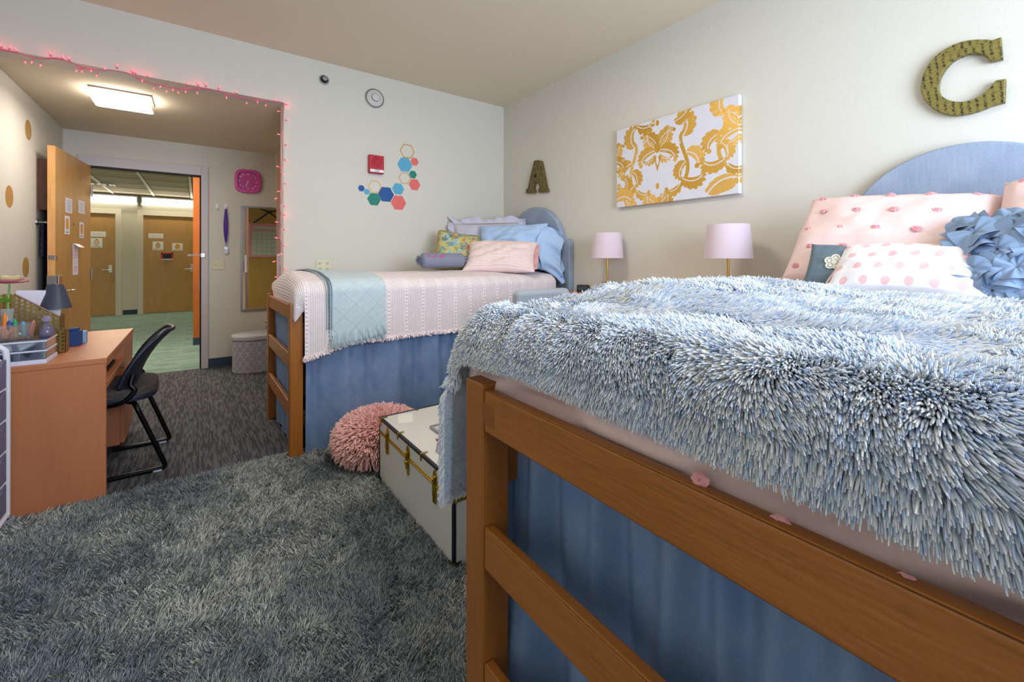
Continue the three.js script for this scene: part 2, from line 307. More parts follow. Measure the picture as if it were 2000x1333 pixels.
{
  const a = at(718, 303, 'z', ZB), b = at(747, 342, 'z', ZB), w = b.x - a.x, h = a.y - b.y, g = thing('fire_alarm', 'red square fire alarm strobe on the cream wall', 'fire alarm', [(a.x + b.x) / 2, b.y, ZB]);
  const red = mat(0xb8102a, 0.4);
  part(g, 'housing', bx(-w / 2, w / 2, 0, h, 0, 0.045, 0.008, 3), red);
  part(g, 'speaker_grille', merge([0, 1, 2, 3].map((k) => new THREE.TorusGeometry(0.012 + k * 0.011, 0.0025, 6, 28).translate(0, h * 0.62, 0.046))), red);
  part(g, 'strobe_lens', bx(-w * 0.46, w * 0.46, h * 0.05, h * 0.21, 0.04, 0.056, 0.006), phys(0xf1eff0, 0.15, { clearcoat: 1 }), 'clear white strobe lens');
  part(g, 'strobe_reflector', bx(-0.02, 0.02, h * 0.08, h * 0.18, 0.05, 0.06, 0.004), M.chrome);
}
function outlet(x, y, z, w, h, kind, label) {
  const g = thing('wall_plate', label, kind === 'switch' ? 'light switch' : 'outlet', [x, y, z]), m = mat(0xd9d3ae, 0.45);
  part(g, 'plate', bx(-w / 2, w / 2, 0, h, 0, 0.007, 0.003), m);
  for (const s of [-0.25, 0.25]) {
    if (kind === 'switch') part(g, 'toggle', merge([bx(s * w - 0.005, s * w + 0.005, h / 2 - 0.011, h / 2 + 0.011, 0.006, 0.009, 0.001), bx(s * w - 0.0035, s * w + 0.0035, h / 2 - 0.002, h / 2 + 0.008, 0.008, 0.018, 0.001)]), mat(0xcfc9a4, 0.4));
    else for (const k of [0.28, 0.72]) {
      const f = part(g, 'socket_face', bx(s * w - 0.017, s * w + 0.017, h * k - 0.014, h * k + 0.014, 0.006, 0.0095, 0.004), mat(0xcfc9a4, 0.4));
      part(f, 'slot', merge([bx(s * w - 0.008, s * w - 0.005, h * k - 0.003, h * k + 0.007, 0.009, 0.0105, 0), bx(s * w + 0.005, s * w + 0.008, h * k - 0.003, h * k + 0.007, 0.009, 0.0105, 0), bx(s * w - 0.002, s * w + 0.002, h * k - 0.01, h * k - 0.006, 0.009, 0.0105, 0)]), M.dark);
    }
  }
}
{ const a = at(617, 508, 'z', ZB), b = at(646, 532, 'z', ZB); outlet((a.x + b.x) / 2, b.y, ZB, b.x - a.x, a.y - b.y, 'outlet', 'beige double power outlet on the wall behind the chenille bed'); }
{ const a = at(414, 508, 'z', ZA), b = at(438, 527, 'z', ZA); outlet((a.x + b.x) / 2, b.y, ZA, b.x - a.x, a.y - b.y, 'switch', 'beige two-toggle light switch plate beside the doorway'); }
// hexagon stickers ------------------------------------------------
{
  const gold = 0xc9a052, sky = 0x55a5c5, navy = 0x0f4f92, teal = 0x127e6c, coral = 0xe06a62;
  const list = [
    [795.4, 295.6, 13.5, gold, 1, 'gold outlined hexagon sticker at the top of the cluster'],
    [790.7, 322.1, 13.5, sky, 0, 'large sky blue hexagon sticker below the top gold outline'],
    [809.6, 316, 7.4, coral, 0, 'small coral hexagon sticker beside the large sky blue one'],
    [806.4, 341.3, 7.2, teal, 0, 'small green hexagon sticker above a coral one'],
    [790.4, 348.2, 10.9, gold, 1, 'gold outlined hexagon sticker beside the small green one'],
    [809.6, 361, 10.6, coral, 0, 'medium coral hexagon sticker under the small green one'],
    [777.4, 369.2, 10.8, sky, 0, 'medium sky blue hexagon sticker above the largest coral one'],
    [754, 380, 14, navy, 0, 'largest navy hexagon sticker between the green and coral ones'],
    [778.3, 396.2, 13.7, coral, 0, 'largest coral hexagon sticker at the bottom of the cluster'],
    [731.9, 364.9, 11.7, gold, 1, 'gold outlined hexagon sticker under the red fire alarm'],
    [730.6, 389.4, 11.9, teal, 0, 'large green hexagon sticker beside the largest navy one'],
    [716.6, 375, 5.4, sky, 0, 'tiny light blue hexagon sticker beside the tiny navy one'],
    [705.8, 368, 5.8, navy, 0, 'tiny navy hexagon sticker at the end of the cluster']];
  for (const [u, v, rp, c, outline, label] of list) {
    const p = at(u, v, 'z', ZB), r = at(u, v - rp, 'z', ZB).y - p.y, rr = r / 0.87;
    const s = poly([0, 1, 2, 3, 4, 5].map((k) => [Math.cos(k * Math.PI / 3) * rr, Math.sin(k * Math.PI / 3) * rr]));
    if (outline) s.holes.push(new THREE.Path(poly([0, 1, 2, 3, 4, 5].map((k) => [Math.cos(-k * Math.PI / 3) * rr * 0.86, Math.sin(-k * Math.PI / 3) * rr * 0.86])).getPoints()));
    const o = single('hexagon_sticker', label, 'sticker', slab(s, 0.0012, 0), mat(c, outline ? 0.35 : 0.6, outline ? { metalness: 0.4 } : {}), [p.x, p.y, ZB + 0.0002], 'hexagon wall stickers');
  }
}
// gold dot stickers on the left wall ------------------------------
for (const [u, v, label] of [[55, 254, 'gold dot sticker high on the entry wall near the ceiling'], [18, 384, 'gold dot sticker midway up the entry wall'], [50, 522, 'gold dot sticker low on the entry wall above the desk clutter']]) {
  const p = at(u, v, 'x', XL);
  single('dot_sticker', label, 'sticker', new THREE.CylinderGeometry(0.075, 0.075, 0.0012, 40).rotateZ(Math.PI / 2), mat(0xc9a05a, 0.4, { metalness: 0.35 }), [XL + 0.0007, p.y, p.z], 'gold dot stickers');
}
// letters ---------------------------------------------------------
const glyphTex = tex(256, (x, y) => {                           // dark specks stamped on old gold
  const n = noise2(x * 24, y * 24, 41, 24), m = noise2(x * 64, y * 64, 42, 64), band = Math.sin((x + y * 0.1) * 12 * Math.PI) > 0.35 ? 1 : 0;
  return mixc(hex(0x8a7d3c), hex(0x211c0c), clamp(band * (n * m > 0.3 ? 0.95 : 0.12) + (m > 0.8 ? 0.3 : 0) + n * 0.15, 0, 1));
}, { size: 0.14 });
const barkTex = tex(256, (x, y) => mixc(hex(0x857436), hex(0x2a220e), clamp(noise2(x * 40, y * 6, 43, 40) * 0.9 + noise2(x * 64, y * 64, 44, 64) * 0.3 - 0.25, 0, 1)), { size: 0.2 });
function letter(pts, hole, toPx, label, map) {
  const conv = (q) => q.map(([a, b]) => { const [u, v] = toPx(a, b), p = at(u, v, 'x', XR - 0.03); return [p.z, p.y]; });
  const o = conv(pts), zc = o.reduce((s, q) => s + q[0], 0) / o.length, yb = Math.min(...o.map((q) => q[1]));
  const s = poly(o.map(([z, y]) => [z - zc, y - yb])); if (hole) { const h = conv(hole).map(([z, y]) => [z - zc, y - yb]); s.holes.push(new THREE.Path(poly(h).getPoints())); }
  const g = slab(s, 0.022, 0.004); g.rotateY(-Math.PI / 2);      // +z (extrude) to -x ; shape x to +z
  single('wall_letter', label, 'letter', g, mat(0xffffff, 0.45, { map, metalness: 0.15 }), [XR - 0.005, yb, zc]);
}
const run = (pts, n) => new THREE.SplineCurve(pts.map(([x, y]) => new THREE.Vector2(x, y))).getPoints(n).map((p) => [p.x, p.y]);
letter([[1000, 60], [1008, 155], ...run([[960, 165], [940, 140], [900, 126], [850, 130], [790, 155], [745, 195], [712, 250], [705, 300], [720, 335], [760, 358], [810, 365], [860, 358], [910, 335], [950, 305], [985, 262]], 56), [1022, 257], ...run([[1018, 360], [960, 376], [900, 400], [840, 415], [770, 420], [700, 396], [650, 350], [632, 300], [640, 240], [670, 180], [720, 130], [790, 90], [860, 72], [930, 70], [962, 74]], 60)], null, (a, b) => [1540 + a * 0.4126, 50 + b * 0.4126], 'old gold letter C with dark stamped pattern above the headboard', glyphTex);
letter([[320, 110], [365, 100], [415, 112], [440, 220], [466, 360], [488, 490], [510, 522], [505, 552], [380, 558], [380, 522], [396, 500], [388, 440], [372, 412], [320, 416], [306, 500], [322, 536], [318, 568], [200, 568], [203, 526], [228, 500], [265, 330]], [[345, 270], [357, 346], [312, 350]], (a, b) => [1000 + a * 0.135, 300 + b * 0.135], 'old gold letter A over the round headboard in the corner', barkTex);
// gold damask canvas ----------------------------------------------
{
  const draw = (c, W, H, bg, fg, shade) => {
    c.fillStyle = bg; c.fillRect(0, 0, W, H);
    const r = rng(77), tone = () => { const t = shade(r()); c.fillStyle = t; c.strokeStyle = t; };
    // an acanthus frond: lobes along a curling spine, split by a pale vein
    const frond = (x, y, a, L, w, curl, side = 1, n = 7) => {
      tone(); let px = x, py = y; const pts = [[x, y]];
      for (let k = 0; k < n; k++) {
        const t = (k + 1) / n, s = Math.sin(Math.PI * (0.18 + 0.82 * t) * 0.98) * w * 0.85 + w * 0.1; px += Math.cos(a) * L / n; py += Math.sin(a) * L / n; a += curl / n * (0.5 + t);
        c.beginPath(); c.ellipse(px + Math.cos(a + side * 1.35) * s * 0.42, py + Math.sin(a + side * 1.35) * s * 0.42, s * 0.62, s * 0.3, a + side * 0.85, 0, 7); c.fill(); c.beginPath(); c.ellipse(px - Math.cos(a + side * 1.35) * s * 0.18, py - Math.sin(a + side * 1.35) * s * 0.18, s * 0.36, s * 0.2, a, 0, 7); c.fill(); pts.push([px, py]);
      }
      c.lineWidth = w * 0.1; c.lineCap = 'round'; c.strokeStyle = bg; c.beginPath(); pts.slice(0, -1).forEach(([u, v], k) => k ? c.lineTo(u, v) : c.moveTo(u, v)); c.stroke();
      tone(); c.beginPath(); c.arc(px, py, w * 0.24, 0, 7); c.fill();
    };
    const stem = (pts, w) => { tone(); c.lineWidth = w; c.lineCap = 'round'; c.beginPath(); c.moveTo(...pts[0]); c.bezierCurveTo(...pts[1], ...pts[2], ...pts[3]); c.stroke(); };
    const both = (cx, fn) => { fn(); c.save(); c.translate(2 * cx, 0); c.scale(-1, 1); fn(); c.restore(); };
    const crown = (cx, cy, s) => {
      both(cx, () => { frond(cx + s * 0.02, cy, -1.2, s * 0.62, s * 0.2, 1.5, -1); frond(cx + s * 0.05, cy + s * 0.05, -0.55, s * 0.6, s * 0.2, -1.6, 1); frond(cx + s * 0.06, cy + s * 0.1, 0.05, s * 0.62, s * 0.24, 1.6, -1); frond(cx + s * 0.03, cy + s * 0.2, 0.9, s * 0.42, s * 0.15, -1.4, 1, 5); });
      tone(); c.beginPath(); c.ellipse(cx, cy + s * 0.03, s * 0.09, s * 0.14, 0, 0, 7); c.fill(); c.beginPath(); c.ellipse(cx, cy - s * 0.62, s * 0.05, s * 0.08, 0, 0, 7); c.fill(); c.beginPath(); c.moveTo(cx - s * 0.12, cy + s * 0.25); c.lineTo(cx + s * 0.12, cy + s * 0.25); c.lineTo(cx, cy + s * 0.66); c.fill(); c.fillStyle = bg; c.beginPath(); c.ellipse(cx, cy + s * 0.36, s * 0.04, s * 0.13, 0, 0, 7); c.fill();
    };
    const vine = (cx, cy, s) => both(cx, () => {
      stem([[cx + s * 0.62, cy - s * 0.55], [cx + s * 0.25, cy - s * 0.35], [cx + s * 0.95, cy + s * 0.1], [cx + s * 0.5, cy + s * 0.55]], s * 0.075);
      frond(cx + s * 0.55, cy - s * 0.42, -0.9, s * 0.55, s * 0.22, -2.2, 1); frond(cx + s * 0.62, cy - s * 0.1, 0.2, s * 0.45, s * 0.2, 2.0, -1); frond(cx + s * 0.62, cy + s * 0.08, 2.5, s * 0.4, s * 0.17, -1.8, 1); frond(cx + s * 0.55, cy + s * 0.4, 0.6, s * 0.5, s * 0.2, -2.0, 1); frond(cx + s * 0.5, cy + s * 0.5, 2.2, s * 0.36, s * 0.15, 2.0, -1, 5);
    });
    crown(W * 0.4, H * 0.33, H * 0.44); vine(W * 0.4, H * 0.52, H * 0.56); crown(W * 0.4, H * 1.06, H * 0.44); vine(W * 1.1, H * 0.4, H * 0.54); crown(W * 1.02, H * 0.3, H * 0.44); crown(W * -0.04, H * 0.36, H * 0.4); vine(W * -0.06, H * 0.98, H * 0.42);
    frond(W * 0.22, H * 0.03, 0.6, H * 0.25, H * 0.1, -1.8, 1, 5); frond(W * 0.53, H * 0.1, -0.2, H * 0.24, H * 0.1, -1.2, 1, 5); frond(W * 0.78, H * 0.96, -0.9, H * 0.42, H * 0.15, 1.6, 1); frond(W * 0.0, H * 0.9, -0.5, H * 0.3, H * 0.13, 1.8, -1);
  };
  const goldTone = (t) => `rgb(${Math.round(lerp(205, 236, t))},${Math.round(lerp(158, 190, t))},${Math.round(lerp(58, 104, t))})`;
  const colorMap = paint(1024, 680, (c, W, H) => {
    draw(c, W, H, '#dcdbe2', '#c99c3f', goldTone);
    const r = rng(5); for (let k = 0; k < 2600; k++) { const q = r(); c.fillStyle = q > 0.5 ? 'rgba(222,221,228,0.22)' : 'rgba(150,100,20,0.07)'; c.fillRect(r() * W, r() * H, 3 + r() * 26, 1 + r() * 2.4); }
    for (let k = 0; k < 46; k++) { c.fillStyle = `rgba(220,219,227,${0.3 + r() * 0.5})`; c.beginPath(); c.ellipse(r() * W, r() * H, 5 + r() * 26, 3 + r() * 12, r() * 3, 0, 7); c.fill(); }
  });
  const maskMap = paint(1024, 680, (c, W, H) => draw(c, W, H, 'rgb(0,205,0)', '', () => 'rgb(0,105,120)'), false);
  const w = 0.9, A = at(1204, 245, 'x', XR - 0.04), B = at(1443, 183, 'x', XR - 0.04), Cc = at(1441, 378, 'x', XR - 0.04), W = B.z - A.z, H = B.y - Cc.y;
  const g = thing('canvas_picture', 'white canvas print with gold damask pattern on the wall', 'picture', [XR, Cc.y, (A.z + B.z) / 2]);
  const m = mat(0xffffff, 1, { map: colorMap, metalnessMap: maskMap, roughnessMap: maskMap, metalness: 1 });
  const face = new RoundedBoxGeometry(W, H, 0.036, 3, 0.004); { const p = face.attributes.position, uv = face.attributes.uv; for (let i = 0; i < p.count; i++) uv.setXY(i, p.getX(i) / W * 0.98 + 0.5 + p.getZ(i) * 0.3, p.getY(i) / H * 0.98 + 0.5 + p.getZ(i) * 0.3); }
  face.translate(0, H / 2, 0.02); face.rotateY(-Math.PI / 2);
  part(g, 'canvas', face, m); part(g, 'stretcher_frame', bx(-0.004, -0.0005, 0.02, H - 0.02, -W / 2 + 0.02, W / 2 - 0.02, 0.001), mat(0xb99a70, 0.8));
}
// clock ------------------------------------------------------------
{
  const p = at(484, 355, 'z', ZA), g = thing('wall_clock', 'pink rounded square wall clock with white numerals', 'clock', [p.x, p.y, ZA]), pink = mat(0xd2479a, 0.3);
  const sq = (R, e) => { const s = new THREE.Shape(); for (let k = 0; k <= 60; k++) { const a = k / 60 * 2 * Math.PI, c = Math.cos(a), q = Math.sin(a), x = Math.sign(c) * Math.abs(c) ** e * R * 0.97, y = Math.sign(q) * Math.abs(q) ** e * R; k ? s.lineTo(x, y) : s.moveTo(x, y); } return s; };
  const rim = sq(0.128, 0.55); rim.holes.push(new THREE.Path(sq(0.108, 0.55).getPoints().reverse()));
  part(g, 'rim', new THREE.ExtrudeGeometry(rim, { depth: 0.03, bevelEnabled: true, bevelSize: 0.006, bevelThickness: 0.006, bevelSegments: 3 }).translate(0, 0, 0.006), pink);
  const face = new THREE.ShapeGeometry(sq(0.114, 0.55)); { const q = face.attributes.position; const uv = face.attributes.uv; for (let i = 0; i < q.count; i++) uv.setXY(i, q.getX(i) / 0.23 + 0.5, q.getY(i) / 0.23 + 0.5); }
  part(g, 'dial', face.translate(0, 0, 0.018), mat(0xffffff, 0.5, { map: paint(256, 256, (c, W) => {
    c.fillStyle = '#c94593'; c.fillRect(0, 0, W, W); c.fillStyle = '#f2d3e6'; c.font = 'bold 30px sans-serif'; c.textAlign = 'center'; c.textBaseline = 'middle';
    for (let k = 1; k <= 12; k++) { const a = k / 12 * 2 * Math.PI, e = 0.72, x = Math.sin(a), y = -Math.cos(a); c.fillText(String(k), 128 + Math.sign(x) * Math.abs(x) ** e * 92, 130 + Math.sign(y) * Math.abs(y) ** e * 92); }
  }) }));
  const hand = (a, L, w) => bx(-w, w, -0.012, L, 0.02, 0.0225, 0.001).rotateZ(-a);
  part(g, 'hour_hand', hand(3.42, 0.052, 0.003), M.white); part(g, 'minute_hand', hand(3.5, 0.075, 0.0022).translate(0, 0, 0.003), M.white); part(g, 'pin', cyl(0.005, 0.005, 0.03, 12).rotateX(Math.PI / 2).translate(0, 0, 0), M.white);
}
// hooks and lanyard -------------------------------------------------
{
  const hookAt = (u, v, label) => {
    const p = at(u, v, 'z', ZA), g = thing('wall_hook', label, 'hook', [p.x, p.y, ZA], 0, 'white stick-on hooks');
    part(g, 'back_plate', bx(-0.014, 0.014, -0.04, 0.02, 0, 0.008, 0.004), M.white); part(g, 'prong', tube([V(0, -0.01, 0.006), V(0, -0.032, 0.012), V(0, -0.036, 0.026), V(0, -0.02, 0.032)], 0.005, 16, 8), M.white); return p;
  };
  hookAt(424, 402, 'empty white stick-on hook beside the lanyard'); const p = hookAt(441, 402, 'white stick-on hook holding the purple lanyard');
  const g = thing('lanyard', 'purple lanyard with keys hanging from a white hook', 'lanyard', [p.x, p.y - 0.55, ZA + 0.022]), pm = mat(0x4d1790, 0.7);
  const strap = (s) => surface(2, 24, (a, b) => { const y = 0.53 - b * 0.4, o = Math.sin(b * Math.PI) * 0.012 * s; return V(o + (a - 0.5) * (0.016 - 0.004 * Math.cos(b * 5)), y, 0.004 * s + 0.003 * Math.sin(b * 9)); });
  part(g, 'strap', strap(1), pm); part(g, 'strap', strap(-1), pm);
  part(g, 'clasp', merge([cyl(0.005, 0.007, 0.03, 10).translate(0, 0.11, 0), new THREE.TorusGeometry(0.012, 0.002, 8, 20).translate(0, 0.1, 0)]), M.steel);
  part(g, 'key', merge([bx(-0.016, 0.004, 0.035, 0.09, -0.001, 0.001, 0.0005), bx(0.004, 0.018, 0.02, 0.085, 0.002, 0.004, 0.0005)]), M.steel); part(g, 'key_card', bx(-0.017, 0.014, 0.01, 0.06, 0.005, 0.007, 0.001), mat(0xcfcfd8, 0.4));
}
// mirror --------------------------------------------------------------
{
  const a = at(470, 402, 'z', ZA), b = at(470, 608, 'z', ZA), h = a.y - b.y, w = 0.42, g = thing('wall_mirror', 'tall narrow silver framed mirror on the alcove wall', 'mirror', [a.x + w / 2, b.y, ZA]);
  const fm = mat(0x9b979b, 0.4, { metalness: 0.6 }), t = 0.018;
  part(g, 'frame', merge([bx(-w / 2, w / 2, 0, t, 0, 0.022), bx(-w / 2, w / 2, h - t, h, 0, 0.022), bx(-w / 2, -w / 2 + t, t, h - t, 0, 0.022), bx(w / 2 - t, w / 2, t, h - t, 0, 0.022)]), fm);
  part(g, 'glass', bx(-w / 2 + t * 0.5, w / 2 - t * 0.5, t * 0.5, h - t * 0.5, 0.004, 0.012, 0), mat(0xf4f6f4, 0.01, { metalness: 1 }));
}
// door guard on the frame ----------------------------------------------
{
  const p = at(396, 499, 'z', ZA + 0.022), g = thing('door_guard', 'chrome swing bar door guard screwed to the door frame', 'door guard', [p.x, p.y, ZA + 0.024]);
  part(g, 'bracket', bx(-0.018, 0.018, -0.022, 0.022, -0.002, 0.012, 0.003), M.chrome);
  part(g, 'swing_bar', merge([rod(V(0, 0.006, 0.016), V(-0.125, 0.006, 0.016), 0.0035), rod(V(0, -0.006, 0.016), V(-0.125, -0.006, 0.016), 0.0035), rod(V(-0.125, 0.0075, 0.016), V(-0.125, -0.0075, 0.016), 0.005)]), M.chrome);
}
// coat board and towel rail behind the door --------------------------------
{
  const g = thing('hook_board', 'brown wooden board with metal coat hooks behind the open door', 'coat rack', [XL, 1.6, -5.3]);
  part(g, 'board', grain(bx(0, 0.07, 0, 0.41, -0.32, 0.31, 0.004), 'y'), mat(0xffffff, 0.5, { map: woodTex(0x6d4330, 0x4e2d1f, 51, 0.8) }));
  for (const z of [0.2, 0.0, -0.2]) part(g, 'hook', merge([bx(0.069, 0.074, 0.2, 0.3, z - 0.012, z + 0.012, 0.002), tube([V(0.074, 0.28, z), V(0.1, 0.275, z), V(0.125, 0.24, z), V(0.13, 0.2, z), V(0.115, 0.17, z)], 0.005, 20, 8)]), M.steel);
  const y = 1.5, t = thing('towel_rail', 'steel towel rail fixed to the entry wall', 'towel rail', [XL, y, -5.25]);
  for (const z of [0.28, -0.28]) part(t, 'bracket', merge([cyl(0.026, 0.024, 0.01, 20).rotateZ(-Math.PI / 2).translate(0, 0, z), rod(V(0, 0, z), V(0.06, 0, z), 0.008)]), M.steel);
  part(t, 'bar', rod(V(0.055, 0, 0.29), V(0.055, 0, -0.29), 0.008), M.steel);
  const towTex = tex(256, (x, y2) => { const a = Math.abs(((x * 2 + Math.floor(y2 * 6) * 0.5) % 1) - 0.5) * 2, b = Math.abs((y2 * 6) % 1 - 0.5) * 2; return (a + b > 0.82 && a + b < 1.12) ? [190, 188, 205] : [46, 44, 72]; }, { size: 0.16 });
  const hang = (name, label, zc, wid, L, off, m, s) => {
    const o = thing(name, label, 'towel', [XL + 0.055, y, zc]);
    part(o, 'cloth', surface(24, 40, (a, b) => { const q = (b - 0.5) * 2 * L, side = q < 0 ? -1 : 1, r = 0.012 + off, arc = r * Math.PI / 2, e = Math.abs(q); let yy, xx; if (e < arc) { xx = Math.sin(e / r) * r * side; yy = Math.cos(e / r) * r; } else { xx = r * side; yy = -(e - arc); } xx += side * Math.abs(Math.sin(a * 9 + s)) * 0.007 * Math.min(1, e / 0.2); return V(xx, yy, (a - 0.5) * wid); }, (a, b) => [a * wid, b * 2 * L]), m);
  };
  hang('towel', 'navy bath towel hanging beneath the patterned towel on the rail', -5.22, 0.46, 0.62, 0.0, mat(0x20284f, 0.95), 1);
  hang('hand_towel', 'navy and white lattice hand towel over the rail', -5.12, 0.3, 0.31, 0.012, mat(0xffffff, 0.95, { map: towTex }), 2);
}
// ================================================================ doors, notes, corridor
const doorWood = woodTex(0xc59a5c, 0xa87f45, 61, 1.0, 0.55), edgeWood = woodTex(0xdfaa6a, 0xc48a4a, 62, 0.6, 0.7);
M.doorFace = mat(0xffffff, 0.42, { map: doorWood }); M.doorEdge = mat(0xffffff, 0.5, { map: edgeWood });
function scribble(w, h, bg, draw) { return mat(0xffffff, 0.85, { map: paint(w, h, (c, W, H) => { c.fillStyle = bg; c.fillRect(0, 0, W, H); draw(c, W, H, rng(w * 7 + h)); }) }); }
const lines = (c, x0, x1, y0, y1, n, col, r, lw = 1.6) => { c.strokeStyle = col; c.lineWidth = lw; for (let k = 0; k < n; k++) { const y = lerp(y0, y1, (k + 0.5) / n); c.beginPath(); c.moveTo(x0, y); for (let x = x0; x < x1; x += 3) c.lineTo(x, y + (r() - 0.5) * (y1 - y0) / n * 0.7); c.stroke(); } };
const mNote = scribble(96, 120, '#efedf2', (c, W, H, r) => { lines(c, 12, W - 10, 12, H - 10, 7, '#77719a', r); for (let k = 0; k < 3; k++) { c.strokeStyle = '#8a86a8'; c.beginPath(); c.moveTo(30 + k * 20, 8); c.lineTo(28 + k * 20, H - 14); c.stroke(); } });
const mNote2 = scribble(97, 120, '#eeecf1', (c, W, H, r) => lines(c, 10, W - 12, 14, H - 12, 8, '#8a8098', r));
const blob = (body, top) => (c, W, H, r) => { c.fillStyle = top; c.beginPath(); c.ellipse(W / 2, H * 0.24, W * 0.26, H * 0.12, 0, 0, 7); c.fill(); c.fillStyle = body; c.beginPath(); c.ellipse(W / 2, H * 0.47, W * 0.3, H * 0.3, 0, 0, 7); c.fill(); c.fillStyle = '#4a3010'; c.fillRect(W * 0.42, H * 0.38, 3, 6); c.fillRect(W * 0.56, H * 0.38, 3, 6); c.fillRect(W * 0.44, H * 0.55, 10, 3); lines(c, W * 0.2, W * 0.8, H * 0.84, H * 0.93, 1, '#2f2f55', r, 4); };
const mCardA = scribble(90, 150, '#e9eaf2', blob('#e3a12a', '#dd8a78')), mCardB = scribble(91, 150, '#e9eaf2', blob('#e89a2e', '#5d6fa8'));
const mLetter = scribble(100, 240, '#ece6f1', (c, W, H, r) => { lines(c, 25, 75, 50, 66, 2, '#e28fb0', r, 2); lines(c, 26, 74, 84, 118, 3, '#d8508a', r, 2.5); lines(c, 26, 60, 130, 160, 2, '#9a8fc0', r, 2); lines(c, 24, 78, 172, 216, 3, '#d8508a', r, 2.5); });
const mStrip = scribble(160, 50, '#f4f4f0', (c, W, H, r) => { lines(c, 20, W - 16, 12, H - 10, 3, '#b9b9bd', r, 1.5); });
const mDraw = (i, col) => scribble(120 + i, 90, '#f6f6f2', (c, W, H, r) => { c.fillStyle = col; c.beginPath(); c.ellipse(W / 2, H * 0.46, W * 0.22, H * 0.3, 0, 0, 7); c.fill(); c.strokeStyle = '#70543a'; c.lineWidth = 2; c.stroke(); c.fillStyle = '#7a5a55'; c.fillRect(W * 0.43, H * 0.12, W * 0.14, 7); lines(c, 14, W - 14, H * 0.84, H * 0.92, 1, '#55555f', r, 3); });
const TAN = (h, w, x, y, z, parent) => 0;

// the open room door: hinge at (-0.834, ZA + 0.03), leaf swung into the room
{
  const hx = -0.838, hz = ZA + 0.03, ex = -0.912, ez = -4.885, W = Math.hypot(ex - hx, ez - hz), rot = Math.atan2(ex - hx, ez - hz);
  const g = thing('door_leaf', 'tan wooden room door standing open with notes taped on it', 'door', [hx, 0.012, hz], rot);   // local +z runs from hinge to free edge; +x is the face seen
  const H = 2.095, T = 0.046;
  part(g, 'leaf', grain(bx(-T, 0, 0, H, 0, W - 0.004, 0.002), 'y'), M.doorFace);
  part(g, 'edge_band', grain(bx(-T + 0.001, -0.001, 0.001, H - 0.001, W - 0.005, W, 0.001), 'y'), M.doorEdge, 'light wooden edge of the door');
  const yl = 0.945 - 0.012, zl = W - 0.065;
  part(g, 'lock_case', bx(-0.001, 0.012, yl - 0.02, yl + 0.13, zl - 0.04, zl + 0.028, 0.004), M.chrome);
  part(g, 'edge_plate', bx(-T - 0.002, 0.006, yl + 0.06, yl + 0.13, W - 0.02, W + 0.0025, 0.001), M.steel);
  part(g, 'latch_plate', bx(-T + 0.006, -0.004, 1.19, 1.225, W - 0.002, W + 0.002, 0.0008), M.steel);
  part(g, 'bolt_plate', bx(-0.002, 0.004, 1.19, 1.225, W - 0.03, W - 0.004, 0.001), M.steel);
  const lever = (s) => merge([cyl(0.026, 0.024, 0.012, 20).rotateZ(-Math.PI / 2 * s).translate(s > 0 ? 0 : -T, yl, zl), rod(V(s > 0 ? 0 : -T, yl, zl), V(s > 0 ? 0.055 : -T - 0.055, yl, zl), 0.01, 12), tube([V(s > 0 ? 0.052 : -T - 0.052, yl, zl), V(s > 0 ? 0.06 : -T - 0.06, yl, zl - 0.03), V(s > 0 ? 0.058 : -T - 0.058, yl, zl - 0.125)], 0.0095, 16, 10)]);
  part(g, 'lever_handle', lever(1), M.chrome); part(g, 'lever_handle', lever(-1), M.chrome);
  part(g, 'peephole', cyl(0.009, 0.008, 0.006, 16).rotateZ(-Math.PI / 2).translate(0, 1.5, W * 0.53), M.brass);
  for (const y of [0.25, 1.05, 1.85]) part(g, 'hinge', rod(V(0.008, y - 0.05, 0), V(0.008, y + 0.05, 0), 0.007), M.steel);
  // paper notes on the leaf
  const n = rot; const place = (name, label, m, u, v, w, h) => {
    // find the pixel's point on the leaf's face plane
    const nrm = V(Math.cos(rot), 0, -Math.sin(rot)), d = ray(u, v), o = V(0, EYE, 0), k = nrm.dot(V(hx, 0, hz).sub(o)) / nrm.dot(d), p = d.multiplyScalar(k).add(o);
    const s = single(name, label, 'paper', sheet(w, h, 0.0012), m, [p.x + nrm.x * 0.0012, p.y, p.z + nrm.z * 0.0012], 'notes taped to the open door'); s.rotation.y = rot + Math.PI / 2; return s;
  };
  place('paper_note', 'white paper note with handwriting at the top of the open door near its free edge', mNote, 134, 402, 0.155, 0.125);
  place('paper_note', 'white paper note with handwriting at the top of the open door near its hinges', mNote2, 159, 405, 0.17, 0.118);
  place('paper_card', 'white card with an orange figure and pink top on the open door', mCardA, 131, 440, 0.115, 0.155);
  place('paper_card', 'white card with an orange figure and blue top on the open door', mCardB, 159, 450, 0.115, 0.145);
  const L = place('paper_letter', 'long white letter with pink writing and folded top on the open door', mLetter, 147, 507, 0.13, 0.275);
  const flap = part(L, 'folded_flap', new THREE.BoxGeometry(0.14, 0.05, 0.0012).translate(0, -0.025, 0), M.paper); flap.position.set(0.012, 0.138, 0.002); flap.rotation.x = -0.9;
}
